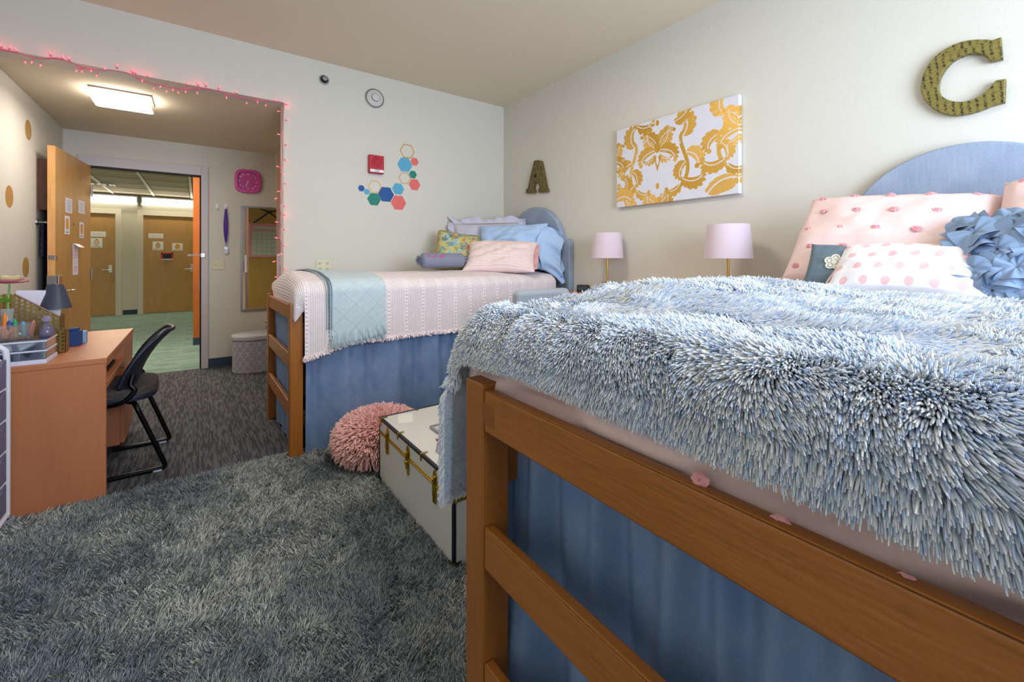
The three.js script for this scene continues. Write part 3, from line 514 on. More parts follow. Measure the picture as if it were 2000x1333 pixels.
// corridor doors
function hallDoor(x0, x1, label, h = 2.13) {
  const g = thing('corridor_door', label, 'door', [(x0 + x1) / 2, 0, ZH + 0.003]), w = x1 - x0;
  part(g, 'leaf', grain(bx(-w / 2, w / 2, 0.01, h, 0.0, 0.03, 0.002), 'y'), M.doorFace);
  part(g, 'jamb', bx(-w / 2 - 0.09, -w / 2, 0, h, 0, 0.06), M.hallFrame); part(g, 'jamb', bx(w / 2, w / 2 + 0.09, 0, h, 0, 0.06), M.hallFrame); part(g, 'head', bx(-w / 2 - 0.09, w / 2 + 0.09, h, h + 0.1, 0, 0.06), M.hallFrame);
  part(g, 'lock_case', bx(w / 2 - 0.11, w / 2 - 0.05, 0.9, 1.06, 0.028, 0.05, 0.004), M.chrome);
  part(g, 'lever_handle', merge([rod(V(w / 2 - 0.08, 0.96, 0.04), V(w / 2 - 0.08, 0.96, 0.09), 0.01), rod(V(w / 2 - 0.08, 0.96, 0.085), V(w / 2 - 0.2, 0.955, 0.085), 0.01)]), M.chrome);
  return g;
}
M.hallFrame = mat(0xd8d2c2, 0.6);
hallDoor(-0.95, -0.03, 'tan corridor door with a red framed board on it');
hallDoor(-2.31, -1.39, 'tan corridor door with only white papers on it');
{
  const put = (name, label, cat, m, u0, v0, u1, v1, depth = 0.0012) => { const a = at(u0, v0, 'z', ZH + 0.035), b = at(u1, v1, 'z', ZH + 0.035); return single(name, label, cat, sheet(b.x - a.x, a.y - b.y, depth), m, [(a.x + b.x) / 2, (a.y + b.y) / 2, ZH + 0.0335 + depth / 2]); };
  put('name_strip', 'white name strip on the corridor door with the red board', 'paper', mStrip, 290, 456, 319, 466);
  put('door_drawing', 'white drawing of a brown figure above the red board', 'paper', mDraw(0, '#e0b46a'), 298, 472, 319, 489);
  put('door_drawing', 'white drawing of a yellow figure beside the red board', 'paper', mDraw(1, '#f0b22a'), 336, 475, 357, 490);
  put('name_strip', 'white name strip on the corridor door without a board', 'paper', mStrip, 176, 452, 207, 463);
  put('door_drawing', 'white drawing on the corridor door without a board', 'paper', mDraw(2, '#f2c9a8'), 177, 465, 200, 484);
  const a = at(315, 494, 'z', ZH + 0.032), b = at(338, 508, 'z', ZH + 0.032), w = b.x - a.x, h = a.y - b.y, g = thing('message_board', 'small red framed chalk board on a corridor door', 'message board', [(a.x + b.x) / 2, b.y, ZH + 0.033]);
  const red = mat(0xc01f38, 0.5); part(g, 'frame', merge([bx(-w / 2, -w / 2 + 0.03, 0.02, h, 0, 0.02), bx(w / 2 - 0.03, w / 2, 0.02, h, 0, 0.02), bx(-w / 2, w / 2, h - 0.03, h, 0, 0.02)]), red); part(g, 'tray', bx(-w / 2, w / 2, 0, 0.022, 0, 0.03), mat(0xe8dadd, 0.5));
  part(g, 'slate', bx(-w / 2 + 0.02, w / 2 - 0.02, 0.02, h - 0.02, 0.002, 0.01, 0), scribble(120, 72, '#2f4650', (c, W, H, r) => lines(c, 16, W - 16, 14, H - 16, 3, '#8fa6ae', r, 3)));
}
// corridor lights
for (const [x0, x1, label] of [[-2.75, -1.03, 'lit fluorescent strip over the corridor door with white papers'], [-0.98, 0.6, 'lit fluorescent strip over the corridor door with the red board']]) {
  const g = thing('strip_light', label, 'light', [(x0 + x1) / 2, 2.33, ZH], 0, 'corridor strip lights'), w = (x1 - x0) / 2;
  part(g, 'housing', bx(-w, w, 0.17, 0.2, 0, 0.16), M.white); part(g, 'end_cap', merge([bx(-w, -w + 0.02, 0, 0.17, 0, 0.14), bx(w - 0.02, w, 0, 0.17, 0, 0.14)]), M.white);
  part(g, 'diffuser', bx(-w + 0.02, w - 0.02, 0.02, 0.17, 0.01, 0.13, 0.02), mat(0xffffff, 0.5, { emissive: 0xfff8e6, emissiveIntensity: 2.2 }));
  areaLight(0xfff2d6, LIT.cove, w * 1.9, 0.14, [(x0 + x1) / 2, 2.4, ZH + 0.145], [(x0 + x1) / 2, 1.5, ZH + 1.1]);
}
{
  const g = thing('added_panel_light', 'added oblong light panel in the corridor ceiling out of view', 'ceiling light', [-0.75, HH, -6.75]);  // unseen panel added to brighten the corridor and its wood clad wall
  part(g, 'frame', bx(-0.62, 0.62, -0.014, 0, -0.32, 0.32, 0.003), M.white); part(g, 'diffuser', bx(-0.58, 0.58, -0.02, -0.013, -0.28, 0.28, 0), mat(0xffffff, 0.5, { emissive: 0xfff6e0, emissiveIntensity: 2 }));
  areaLight(0xfff2d8, LIT.hall, 1.1, 0.55, [-0.75, HH - 0.03, -6.75], [-0.75, 0, -6.751]);
  const p = at(188, 359, 'y', HH - 0.004), v = thing('ceiling_vent', 'white slotted air vent in the corridor ceiling', 'vent', [p.x - 0.05, HH - 0.002, p.z]);
  part(v, 'frame', merge([bx(-0.3, 0.3, -0.012, 0, -0.13, -0.1), bx(-0.3, 0.3, -0.012, 0, 0.1, 0.13), bx(-0.3, -0.27, -0.012, 0, -0.1, 0.1), bx(0.27, 0.3, -0.012, 0, -0.1, 0.1)]), M.white); part(v, 'back', bx(-0.27, 0.27, -0.002, 0, -0.1, 0.1, 0), M.dark);
  for (let k = 0; k < 7; k++) part(v, 'slat', bx(-0.26 + k * 0.08, -0.22 + k * 0.08, -0.011, -0.002, -0.1, 0.1, 0.001), M.white);
}
// ================================================================ furniture of the left side and alcove
const deskWood = woodTex(0xc67f55, 0xb06a43, 71, 1.0, 0.45);
M.desk = mat(0xffffff, 0.38, { map: deskWood });
{
  const X0 = -1.0, X1 = -0.369, Z1 = -2.915, Z0 = -4.02, H = 0.72;
  const g = thing('desk', 'reddish brown wooden student desk with drawers against the wall', 'desk', [(X0 + X1) / 2, 0, (Z0 + Z1) / 2]);
  const P = (name, geo, axis, m = M.desk) => partW(g, name, grain(geo, axis), m);
  P('desktop', bx(X0, X1 + 0.004, H - 0.028, H, Z0, Z1 + 0.002, 0.004), 'z');
  P('end_panel', bx(X0, X1, 0, H - 0.028, Z1 - 0.03, Z1, 0.003), 'y');
  P('back_panel', bx(X0, X0 + 0.02, 0.1, H - 0.028, Z0, Z1 - 0.03, 0.002), 'z');
  P('pedestal', bx(X0 + 0.02, X1 - 0.022, 0.05, H - 0.028, Z0, Z0 + 0.42, 0.003), 'y');
  P('plinth', bx(X0 + 0.05, X1 - 0.06, 0, 0.05, Z0 + 0.02, Z0 + 0.4, 0.002), 'z', M.dark);
  for (const [a, b] of [[0.06, 0.36], [0.365, 0.525], [0.53, 0.685]]) {
    const d = P('drawer', bx(X1 - 0.022, X1 - 0.001, a, b, Z0 + 0.004, Z0 + 0.416, 0.003), 'z');
    partW(d, 'grip', bx(X1 - 0.004, X1 + 0.004, b - 0.022, b - 0.012, Z0 + 0.12, Z0 + 0.3, 0.002), M.desk);
  }
  // open shelf for a keyboard below the top
  P('apron', bx(X1 - 0.03, X1, H - 0.16, H - 0.13, Z0 + 0.42, Z1 - 0.03, 0.003), 'z');
  P('keyboard_shelf', bx(X0 + 0.12, X1 - 0.01, H - 0.15, H - 0.132, Z0 + 0.42, Z1 - 0.03, 0.002), 'z');
  P('apron', bx(X1 - 0.022, X1, H - 0.052, H - 0.028, Z0 + 0.42, Z1 - 0.03, 0.003), 'z');
  P('divider', bx(X0 + 0.12, X1 - 0.002, H - 0.132, H - 0.052, Z0 + 0.42, Z0 + 0.44, 0.002), 'y');
}
singleW('keyboard', 'black keyboard in the slot under the desktop', 'keyboard', merge([bx(-0.56, -0.4, 0.588, 0.606, -3.5, -3.06, 0.004), ...Array.from({ length: 48 }, (_, k) => bx(-0.545 + (k % 4) * 0.035, -0.518 + (k % 4) * 0.035, 0.606, 0.612, -3.49 + Math.floor(k / 4) * 0.035, -3.462 + Math.floor(k / 4) * 0.035, 0.002, 1))]), M.black);
// black sled chair -------------------------------------------------
{
  const g = thing('desk_chair', 'black sled base chair with a curved shell back pushed under the desk', 'chair', [-0.42, 0, -3.4]);   // faces -x
  const sh = mat(0x1a2233, 0.38), fr = mat(0x0d0e12, 0.3, { metalness: 0.5 }), seatTex = weaveTex(0x5a524c, 0x2b2a2e, 81, 0.05);
  const zs = 0.235;
  for (const s of [1, -1]) part(g, 'sled_leg', tube([V(0.1, 0.405, s * 0.17), V(0.13, 0.402, s * 0.2), V(0.15, 0.37, s * zs), V(0.2, 0.23, s * zs), V(0.262, 0.05, s * zs), V(0.268, 0.022, s * zs), V(0.245, 0.0135, s * zs), V(0.1, 0.0135, s * zs), V(-0.2, 0.0135, s * zs), V(-0.255, 0.016, s * zs), V(-0.262, 0.04, s * zs), V(-0.22, 0.2, s * (zs - 0.01)), V(-0.17, 0.385, s * 0.2), V(-0.15, 0.405, s * 0.16)], 0.0125, 120, 10, false, 0.3), fr);
  for (const s of [1, -1]) for (const x of [0.235, -0.22]) part(g, 'glide', bx(x - 0.02, x + 0.02, 0, 0.012, s * zs - 0.014, s * zs + 0.014, 0.004), mat(0xb9c4dc, 0.4), 'pale plastic glide');
  part(g, 'cross_bar', merge([rod(V(0.08, 0.405, -0.17), V(0.08, 0.405, 0.17), 0.012), rod(V(-0.14, 0.405, -0.16), V(-0.14, 0.405, 0.16), 0.012)]), fr);
  const seatS = (b, t) => { const s = new THREE.Shape(); for (let k = 0; k <= 64; k++) { const a = k / 64 * 2 * Math.PI, c = Math.cos(a), q = Math.sin(a), x = Math.sign(c) * Math.abs(c) ** 0.5 * (0.225 - b), y = Math.sign(q) * Math.abs(q) ** 0.45 * (0.235 - b - (c > 0 ? 0.02 * c : 0)); k ? s.lineTo(x, y) : s.moveTo(x, y); } return s; };
  part(g, 'seat_pan', new THREE.ExtrudeGeometry(seatS(0.004), { depth: 0.016, bevelEnabled: true, bevelSize: 0.006, bevelThickness: 0.006, bevelSegments: 2 }).rotateX(Math.PI / 2).translate(0.0, 0.436, 0), sh);
  part(g, 'seat', metric(new THREE.ExtrudeGeometry(seatS(0.018), { depth: 0.022, bevelEnabled: true, bevelSize: 0.016, bevelThickness: 0.014, bevelSegments: 4 }).rotateX(Math.PI / 2).translate(0.0, 0.47, 0)), mat(0xffffff, 0.95, { map: seatTex }), 'dark speckled fabric seat');
  // back shell: leans away, curled at the top, wraps at the sides
  const shell = (o) => surface(28, 24, (a, b) => {
    const z = (a - 0.5) * 2, wid = lerp(0.215, 0.15, b ** 2.2) * (b > 0.9 ? 1 - (b - 0.9) * 2.2 : 1), k = b * b;
    const x = 0.115 + 0.07 * b + 0.105 * k - Math.abs(z) ** 2.2 * 0.055 * (1 - 0.4 * b) + o, y = 0.475 + 0.335 * b - 0.028 * k * b + (1 - b) * 0.02 * z * z;
    return V(x, y, z * wid);
  });
  const inner = shell(0), outer = shell(0.016);
  const rim = (b0) => { const p = []; for (let k = 0; k <= 24; k++) p.push(k / 24); return p; };
  const edge = [[0, 'b'], [1, 'b']];
  const rimPts = []; const pt = (a, b) => { const i = Math.round(a * 28), j = Math.round(b * 24), q = inner.attributes.position, n = j * 29 + i; return V(q.getX(n) + 0.008, q.getY(n), q.getZ(n)); };
  for (let k = 0; k <= 24; k++) rimPts.push(pt(0, k / 24)); for (let k = 1; k <= 14; k++) rimPts.push(pt(k / 14, 1)); for (let k = 1; k <= 24; k++) rimPts.push(pt(1, 1 - k / 24)); for (let k = 1; k < 14; k++) rimPts.push(pt(1 - k / 14, 0));
  const back = part(g, 'backrest', merge([inner, outer, tube(rimPts, 0.0115, 160, 8, true)]), sh);
  for (const s of [1, -1]) part(g, 'back_support', tube([V(-0.06, 0.412, s * 0.19), V(0.04, 0.41, s * 0.225), V(0.1, 0.43, s * 0.228), V(0.135, 0.475, s * 0.222), V(0.118, 0.51, s * 0.218), V(0.128, 0.56, s * 0.205)], 0.013, 48, 10), fr);
  for (const s of [1, -1]) part(g, 'pivot_knob', new THREE.SphereGeometry(0.02, 16, 12).scale(1, 0.9, 0.7).translate(0.0, 0.412, s * 0.215), sh);
}
// white rolling cart with grey drawers -------------------------------
{
  const X1 = -0.676, X0 = -1.0, Z0 = -2.885, Z1 = -2.46, B = 0.06, T = 0.84;
  const g = thing('drawer_cart', 'white tube framed rolling cart with grey fabric drawers beside the desk', 'cart', [(X0 + X1) / 2, 0, (Z0 + Z1) / 2]);
  const wm = mat(0xe4e6f2, 0.35), r = 0.011, inset = 0.012;
  const loop = (z) => tube([V(X0 + r, B, z), V(X0 + r, T - 0.08, z), V(X0 + 0.03, T - 0.02, z), V(X0 + 0.09, T, z), V(X1 - 0.09, T, z), V(X1 - 0.03, T - 0.02, z), V(X1 - r, T - 0.08, z), V(X1 - r, B, z)], r, 80, 10, false, 0.3);
  partW(g, 'side_frame', loop(Z0 + inset), wm); partW(g, 'side_frame', loop(Z1 - inset), wm);
  partW(g, 'base_rail', merge([rod(V(X1 - r, B + 0.01, Z0 + inset), V(X1 - r, B + 0.01, Z1 - inset), r), rod(V(X0 + r, B + 0.01, Z0 + inset), V(X0 + r, B + 0.01, Z1 - inset), r), rod(V(X0 + r, B + 0.01, Z0 + inset), V(X1 - r, B + 0.01, Z0 + inset), r)]), wm);
  partW(g, 'top_tray', bx(X0 + 0.03, X1 - 0.02, T - 0.085, T - 0.07, Z0 + 0.03, Z1 - 0.03, 0.004), wm);
  const fab = mat(0xffffff, 0.9, { map: weaveTex(0x7f7b98, 0x5f5c7a, 83, 0.08) }), inner = mat(0x2b3d63, 0.9);
  for (let k = 0; k < 5; k++) {
    const y0 = B + 0.03 + k * 0.138, y1 = y0 + 0.132;
    const d = partW(g, 'drawer', merge([bx(X0 + 0.03, X1 - 0.018, y0, y0 + 0.012, Z0 + 0.028, Z1 - 0.028, 0.003), bx(X0 + 0.03, X1 - 0.018, y0, y1 - 0.012, Z0 + 0.028, Z0 + 0.034, 0.002), bx(X0 + 0.03, X1 - 0.018, y0, y1 - 0.012, Z1 - 0.034, Z1 - 0.028, 0.002), bx(X0 + 0.03, X0 + 0.036, y0, y1 - 0.012, Z0 + 0.03, Z1 - 0.03, 0.002)]), fab);
    // front with a dip for the hand
    const s = new THREE.Shape(), w = Z1 - Z0 - 0.06, h = y1 - y0 - 0.01; s.moveTo(0, 0); s.lineTo(w, 0); s.lineTo(w, h); s.bezierCurveTo(w * 0.8, h, w * 0.75, h * 0.55, w * 0.5, h * 0.55); s.bezierCurveTo(w * 0.25, h * 0.55, w * 0.2, h, 0, h); s.closePath();
    partW(d, 'drawer_front', slab(s, 0.008, 0.002).rotateY(-Math.PI / 2).translate(X1 - 0.01, y0, Z0 + 0.03), fab);
    partW(d, 'liner', bx(X0 + 0.05, X1 - 0.03, y0 + 0.012, y0 + 0.07, Z0 + 0.04, Z1 - 0.04, 0.01), inner);
    partW(g, 'shelf_rail', merge([rod(V(X1 - r, y0 - 0.003, Z0 + inset), V(X1 - r, y0 - 0.003, Z1 - inset), 0.005, 8), rod(V(X0 + r, y0 - 0.003, Z0 + inset), V(X1 - r, y0 - 0.003, Z0 + inset), 0.005, 8)]), wm);
  }
  for (const x of [X0 + r, X1 - r]) for (const z of [Z0 + inset, Z1 - inset]) { const c = partW(g, 'caster', merge([cyl(0.022, 0.022, 0.012, 18).rotateX(Math.PI / 2).translate(x, 0.04, z - 0.018), cyl(0.022, 0.022, 0.012, 18).rotateX(Math.PI / 2).translate(x, 0.04, z + 0.006)]), mat(0x9aa0ae, 0.3)); partW(c, 'caster_fork', merge([bx(x - 0.014, x + 0.014, 0.05, 0.068, z - 0.018, z + 0.018, 0.004), rod(V(x, 0.06, z), V(x, 0.09, z), 0.006)]), M.chrome); }
}
// ---------------------------------------------------------------- things on the desk
{
  const D = 0.72, mirror = mat(0x9fb0bf, 0.08, { metalness: 0.9 }), whiteE = mat(0xdfe2f4, 0.35);
  const g = thing('jewelry_box', 'mirrored two drawer jewelry box with white edges on the desk corner', 'jewelry box', [-0.75, D, -3.03]);
  const w = 0.175, d = 0.095;
  part(g, 'base', bx(-w, w, 0, 0.02, -d, d + 0.006, 0.002), whiteE);
  for (const y of [0.02, 0.065]) { const dr = part(g, 'drawer', bx(-w + 0.003, w - 0.003, y + 0.002, y + 0.036, -d + 0.004, d, 0.002), mirror); part(dr, 'drawer_knob', new THREE.SphereGeometry(0.007, 12, 8).translate(0, y + 0.02, d + 0.006), M.chrome); part(g, 'edge_strip', bx(-w, w, y + 0.037, y + 0.044, -d, d + 0.004, 0.001), whiteE); }
  part(g, 'lid', bx(-w, w, 0.109, 0.113, -d, d + 0.002, 0.001), mirror);
  // clear tub of brushes on the box
  const glass = phys(0xf4ece6, 0.03, { transmission: 0.9, thickness: 0, ior: 1.45 });
  const jar = thing('clear_tub', 'clear acrylic tub holding makeup on the mirrored box', 'tub', [-0.72, D + 0.113, -3.02]);
  part(jar, 'wall', lathe([[0.03, 0.002], [0.075, 0.002], [0.08, 0.045], [0.083, 0.075], [0.08, 0.075], [0.076, 0.045], [0.07, 0.006], [0.03, 0.006]], 36).scale(1.1, 1, 0.8), glass);
  part(jar, 'contents', (() => { const r = rng(8), l = []; for (let k = 0; k < 26; k++) { const a = r() * 6.3, q = r() * 0.05; l.push(rod(V(Math.cos(a) * q, 0.008 + r() * 0.01, Math.sin(a) * q * 0.7), V(Math.cos(a) * q * 0.4 + (r() - 0.5) * 0.06, 0.03 + r() * 0.03, Math.sin(a) * q * 0.4), 0.006, 8)); } return merge(l); })(), mat(0xb98f78, 0.6), 'assorted brown and rose makeup');
  const stick = (name, label, cat, x, z, h, r0, c, tx = 0.0) => { const o = single(name, label, cat, merge([cyl(r0, r0, h * 0.8, 12), cyl(r0, r0 * 0.35, h * 0.2, 12).translate(0, h * 0.8, 0)]), mat(c, 0.4), [x, D + 0.125, z]); o.rotation.z = tx; };
  stick('pencil', 'orange pencil standing in the clear tub', 'pencil', -0.735, -3.03, 0.115, 0.0075, 0xf08a1c, -0.05);
  stick('marker_pen', 'blue marker standing in the clear tub', 'pen', -0.712, -3.04, 0.075, 0.01, 0x1d55b0, 0.1);
  stick('marker_pen', 'green marker standing in the clear tub', 'pen', -0.69, -3.03, 0.085, 0.008, 0x27a06c, 0.12);
  stick('marker_pen', 'light blue marker standing in the clear tub', 'pen', -0.668, -3.025, 0.07, 0.01, 0x4fa3cf, 0.05);
  stick('lipstick', 'red lipstick tube in the clear tub', 'lipstick', -0.76, -3.025, 0.07, 0.009, 0xc02545, 0.1);
  stick('lip_gloss', 'rose lip gloss tube in the clear tub', 'lip gloss', -0.648, -3.03, 0.072, 0.008, 0xcf7f80, -0.15);
  // small glass bottle at the box's edge
  const bt = thing('perfume_bottle', 'small faceted glass perfume bottle at the edge of the mirrored box', 'bottle', [-0.595, D + 0.113, -3.03]);
  part(bt, 'flask', lathe([[0, 0.001], [0.024, 0.001], [0.03, 0.02], [0.022, 0.05], [0.008, 0.062], [0.008, 0.07], [0, 0.07]], 8), phys(0xb9b2d0, 0.05, { transmission: 0.75, thickness: 0, ior: 1.5 })); part(bt, 'stopper', new THREE.IcosahedronGeometry(0.02, 0).translate(0, 0.085, 0), phys(0xc9c3dd, 0.05, { transmission: 0.6, thickness: 0 }));
  // perforated gold file holder behind
  const holeTex = (() => { const N = 256; return tex(N, (x, y) => { const u = (x * 8) % 1, v = (y * 8 + (Math.floor(x * 8) % 2) * 0.5) % 1, a = Math.abs(u - 0.5), b = Math.abs(v - 0.5); const hole = (a * a * 7 + Math.abs(b - 0.2 + a * 0.35) * 4) < 0.62; return hole ? [0, 0, 0] : [255, 255, 255]; }, { srgb: false, size: 0.16 }); })();
  const fileM = mat(0xa98f52, 0.35, { metalness: 0.85, alphaMap: holeTex, alphaTest: 0.5 });
  const f = thing('file_holder', 'perforated gold metal file holder with sloping sides on the desk', 'file holder', [-0.79, D, -3.28]);
  const prof = [[-0.2, 0], [0.2, 0], [0.2, 0.19], [0.05, 0.31], [-0.2, 0.31]];
  for (const z of [0.05, -0.07]) part(f, 'side', slab(poly(prof), 0.002, 0).translate(0, 0, z), fileM);
  part(f, 'end', bx(0.2, 0.202, 0, 0.19, -0.07, 0.05, 0), fileM); part(f, 'floor_plate', bx(-0.2, 0.2, 0, 0.003, -0.07, 0.05, 0), M.gold); part(f, 'rim', tube([V(0.2, 0.19, 0.051), V(0.125, 0.25, 0.051), V(0.05, 0.31, 0.051)], 0.004, 20, 6), mat(0xa07a70, 0.4, { metalness: 0.6 }));
  const pm = scribble(128, 150, '#e9e6f4', (c, W, H, r) => { lines(c, 70, 86, 40, 110, 12, '#a79fc4', r, 2); c.strokeStyle = '#c9c2dc'; c.beginPath(); c.moveTo(96, 8); c.lineTo(96, 140); c.stroke(); });
  for (const [k, x, z, h, ww, label] of [[0, -0.71, -3.26, 0.325, 0.105, 'white sheet with notes standing in the gold file holder'], [1, -0.66, -3.29, 0.29, 0.09, 'plain white sheet leaning at the back of the gold file holder'], [2, -0.665, -3.315, 0.25, 0.06, 'short white leaflet at the low end of the gold file holder']]) { const s = single('paper_sheet', label, 'paper', sheet(ww, h, 0.0012).translate(0, h / 2, 0), k ? M.paper : pm, [x, D + 0.004, z], 'papers in the file holder'); s.rotation.z = -0.06 * (k + 1) + 0.02; s.rotation.x = -0.03; }
  // pen cup of gold lattice
  const cup = thing('pencil_cup', 'square gold lattice pencil cup on the desk', 'pencil cup', [-0.6, D, -3.24]);
  for (const [a, b, c, d2] of [[-0.04, 0.04, 0.038, 0.04], [-0.04, 0.04, -0.04, -0.038], [-0.04, -0.038, -0.04, 0.04], [0.038, 0.04, -0.04, 0.04]]) part(cup, 'side', bx(a, b, 0, 0.12, c, d2, 0), fileM); part(cup, 'bottom', bx(-0.04, 0.04, 0, 0.003, -0.04, 0.04, 0), M.gold);
  // navy box and light blue card box
  singleW('gift_box', 'navy blue card box on the desk beside the gold cup', 'box', merge([bx(-0.6, -0.535, D, D + 0.085, -3.46, -3.4, 0.004), bx(-0.59, -0.545, D + 0.085, D + 0.1, -3.455, -3.405, 0.004)]), mat(0x1d3f78, 0.6));
  singleW('card_box', 'light blue card box behind the navy box', 'box', bx(-0.57, -0.525, D, D + 0.07, -3.53, -3.48, 0.004), mat(0x7fb0d4, 0.6));
  // flower in a vase
  const fl = thing('flower_vase', 'cream and pink artificial flower in a slim vase on the desk', 'flower', [-0.745, D + 0.09, -3.12]);
  part(fl, 'vase', lathe([[0, -0.089], [0.03, -0.089], [0.034, 0.0], [0.02, 0.12], [0.024, 0.16]], 24), phys(0xe8e8ef, 0.05, { transmission: 0.7, thickness: 0 }));
  part(fl, 'stem', tube([V(0, 0.02, 0), V(0.003, 0.16, 0.002), V(0.008, 0.28, 0)], 0.004, 20, 8), mat(0x7fae62, 0.7));
  part(fl, 'leaf', merge([surface(6, 8, (a, b) => V((a - 0.5) * 0.05 * Math.sin(b * Math.PI), 0.19 + b * 0.03, b * 0.06)), surface(6, 8, (a, b) => V(-b * 0.05, 0.2 + b * 0.035, (a - 0.5) * 0.05 * Math.sin(b * Math.PI)))]), mat(0x86cf48, 0.7));
  const petal = (R, c, y, tilt, n, name) => { for (let k = 0; k < n; k++) { const q = part(fl, name, surface(6, 8, (a, b) => { const s = (a - 0.5) * 2, w = Math.sin(Math.min(1, b * 1.15) * Math.PI * 0.62) * R * 0.62; return V(s * w, (b * b) * R * tilt + s * s * R * 0.1, b * R); }), mat(c, 0.8)); q.position.set(0.008, y, 0); q.rotation.y = k / n * 6.283 + R * 30; } };
  petal(0.062, 0xe98a9a, 0.282, 0.12, 7, 'petal'); petal(0.052, 0xf3c9c4, 0.288, 0.3, 6, 'petal'); petal(0.038, 0xf4e9b4, 0.293, 0.65, 6, 'petal');
  // dish below the flower, note cards and a red item at the desk's edge
  singleW('glass_shelf', 'small clear acrylic riser shelf on the desk', 'riser', merge([bx(-0.98, -0.82, D + 0.24, D + 0.247, -3.2, -3.14, 0.001), bx(-0.98, -0.972, D, D + 0.24, -3.2, -3.14, 0.001), bx(-0.828, -0.82, D, D + 0.24, -3.2, -3.14, 0.001)]), phys(0xd7d7e6, 0.05, { transmission: 0.8, thickness: 0 }));
  const cardN = single('note_card', 'tilted lilac note card leaning on the mirrored box', 'paper', sheet(0.16, 0.1, 0.0012), mat(0xdcd3ea, 0.85), [-0.83, D + 0.2, -2.98]); cardN.rotation.set(-0.3, 0.1, 0.5);
  const rd = thing('nail_polish', 'red and white rounded bottle at the corner of the mirrored box', 'bottle', [-0.8, D + 0.113, -2.97]); part(rd, 'body', new THREE.SphereGeometry(0.028, 20, 14).scale(1, 1.15, 0.8).translate(0, 0.032, 0), mat(0xc8244a, 0.25)); part(rd, 'cap', cyl(0.014, 0.012, 0.03, 16).translate(0, 0.062, 0), M.white);
  // desk lamp
  const L = at(108, 580, 'z', -3.3), lamp = thing('desk_lamp', 'dark grey cone shade desk lamp above the gold file holder', 'lamp', [L.x, D, L.z]);
  const yS = L.y - D; part(lamp, 'shade', lathe([[0.066, -0.062], [0.0645, -0.058], [0.031, 0.066], [0.0, 0.07]], 40).translate(0, yS, 0), mat(0x3b4356, 0.45), 'dark grey cone'); part(lamp, 'shade_lining', lathe([[0.0655, -0.0615], [0.06, -0.054], [0.028, 0.06], [0, 0.062]], 40).translate(0, yS, 0), mat(0xd8d9ea, 0.5), 'white inside');
  part(lamp, 'bulb', lathe([[0, -0.04], [0.02, -0.02], [0.022, 0.0], [0.012, 0.04], [0, 0.04]], 20).translate(0, yS, 0), mat(0xf1f1f4, 0.3));
  part(lamp, 'arm', tube([V(-0.03, yS + 0.03, -0.004), V(-0.08, yS + 0.02, -0.01), V(-0.13, yS - 0.04, -0.02), V(-0.15, yS - 0.16, -0.03), V(-0.15, 0.01, -0.03)], 0.007, 40, 10), mat(0x30333c, 0.4)); part(lamp, 'base', lathe([[0, 0], [0.07, 0], [0.07, 0.01], [0.06, 0.016], [0, 0.016]], 36).translate(-0.15, 0, -0.03), mat(0x30333c, 0.4));
}
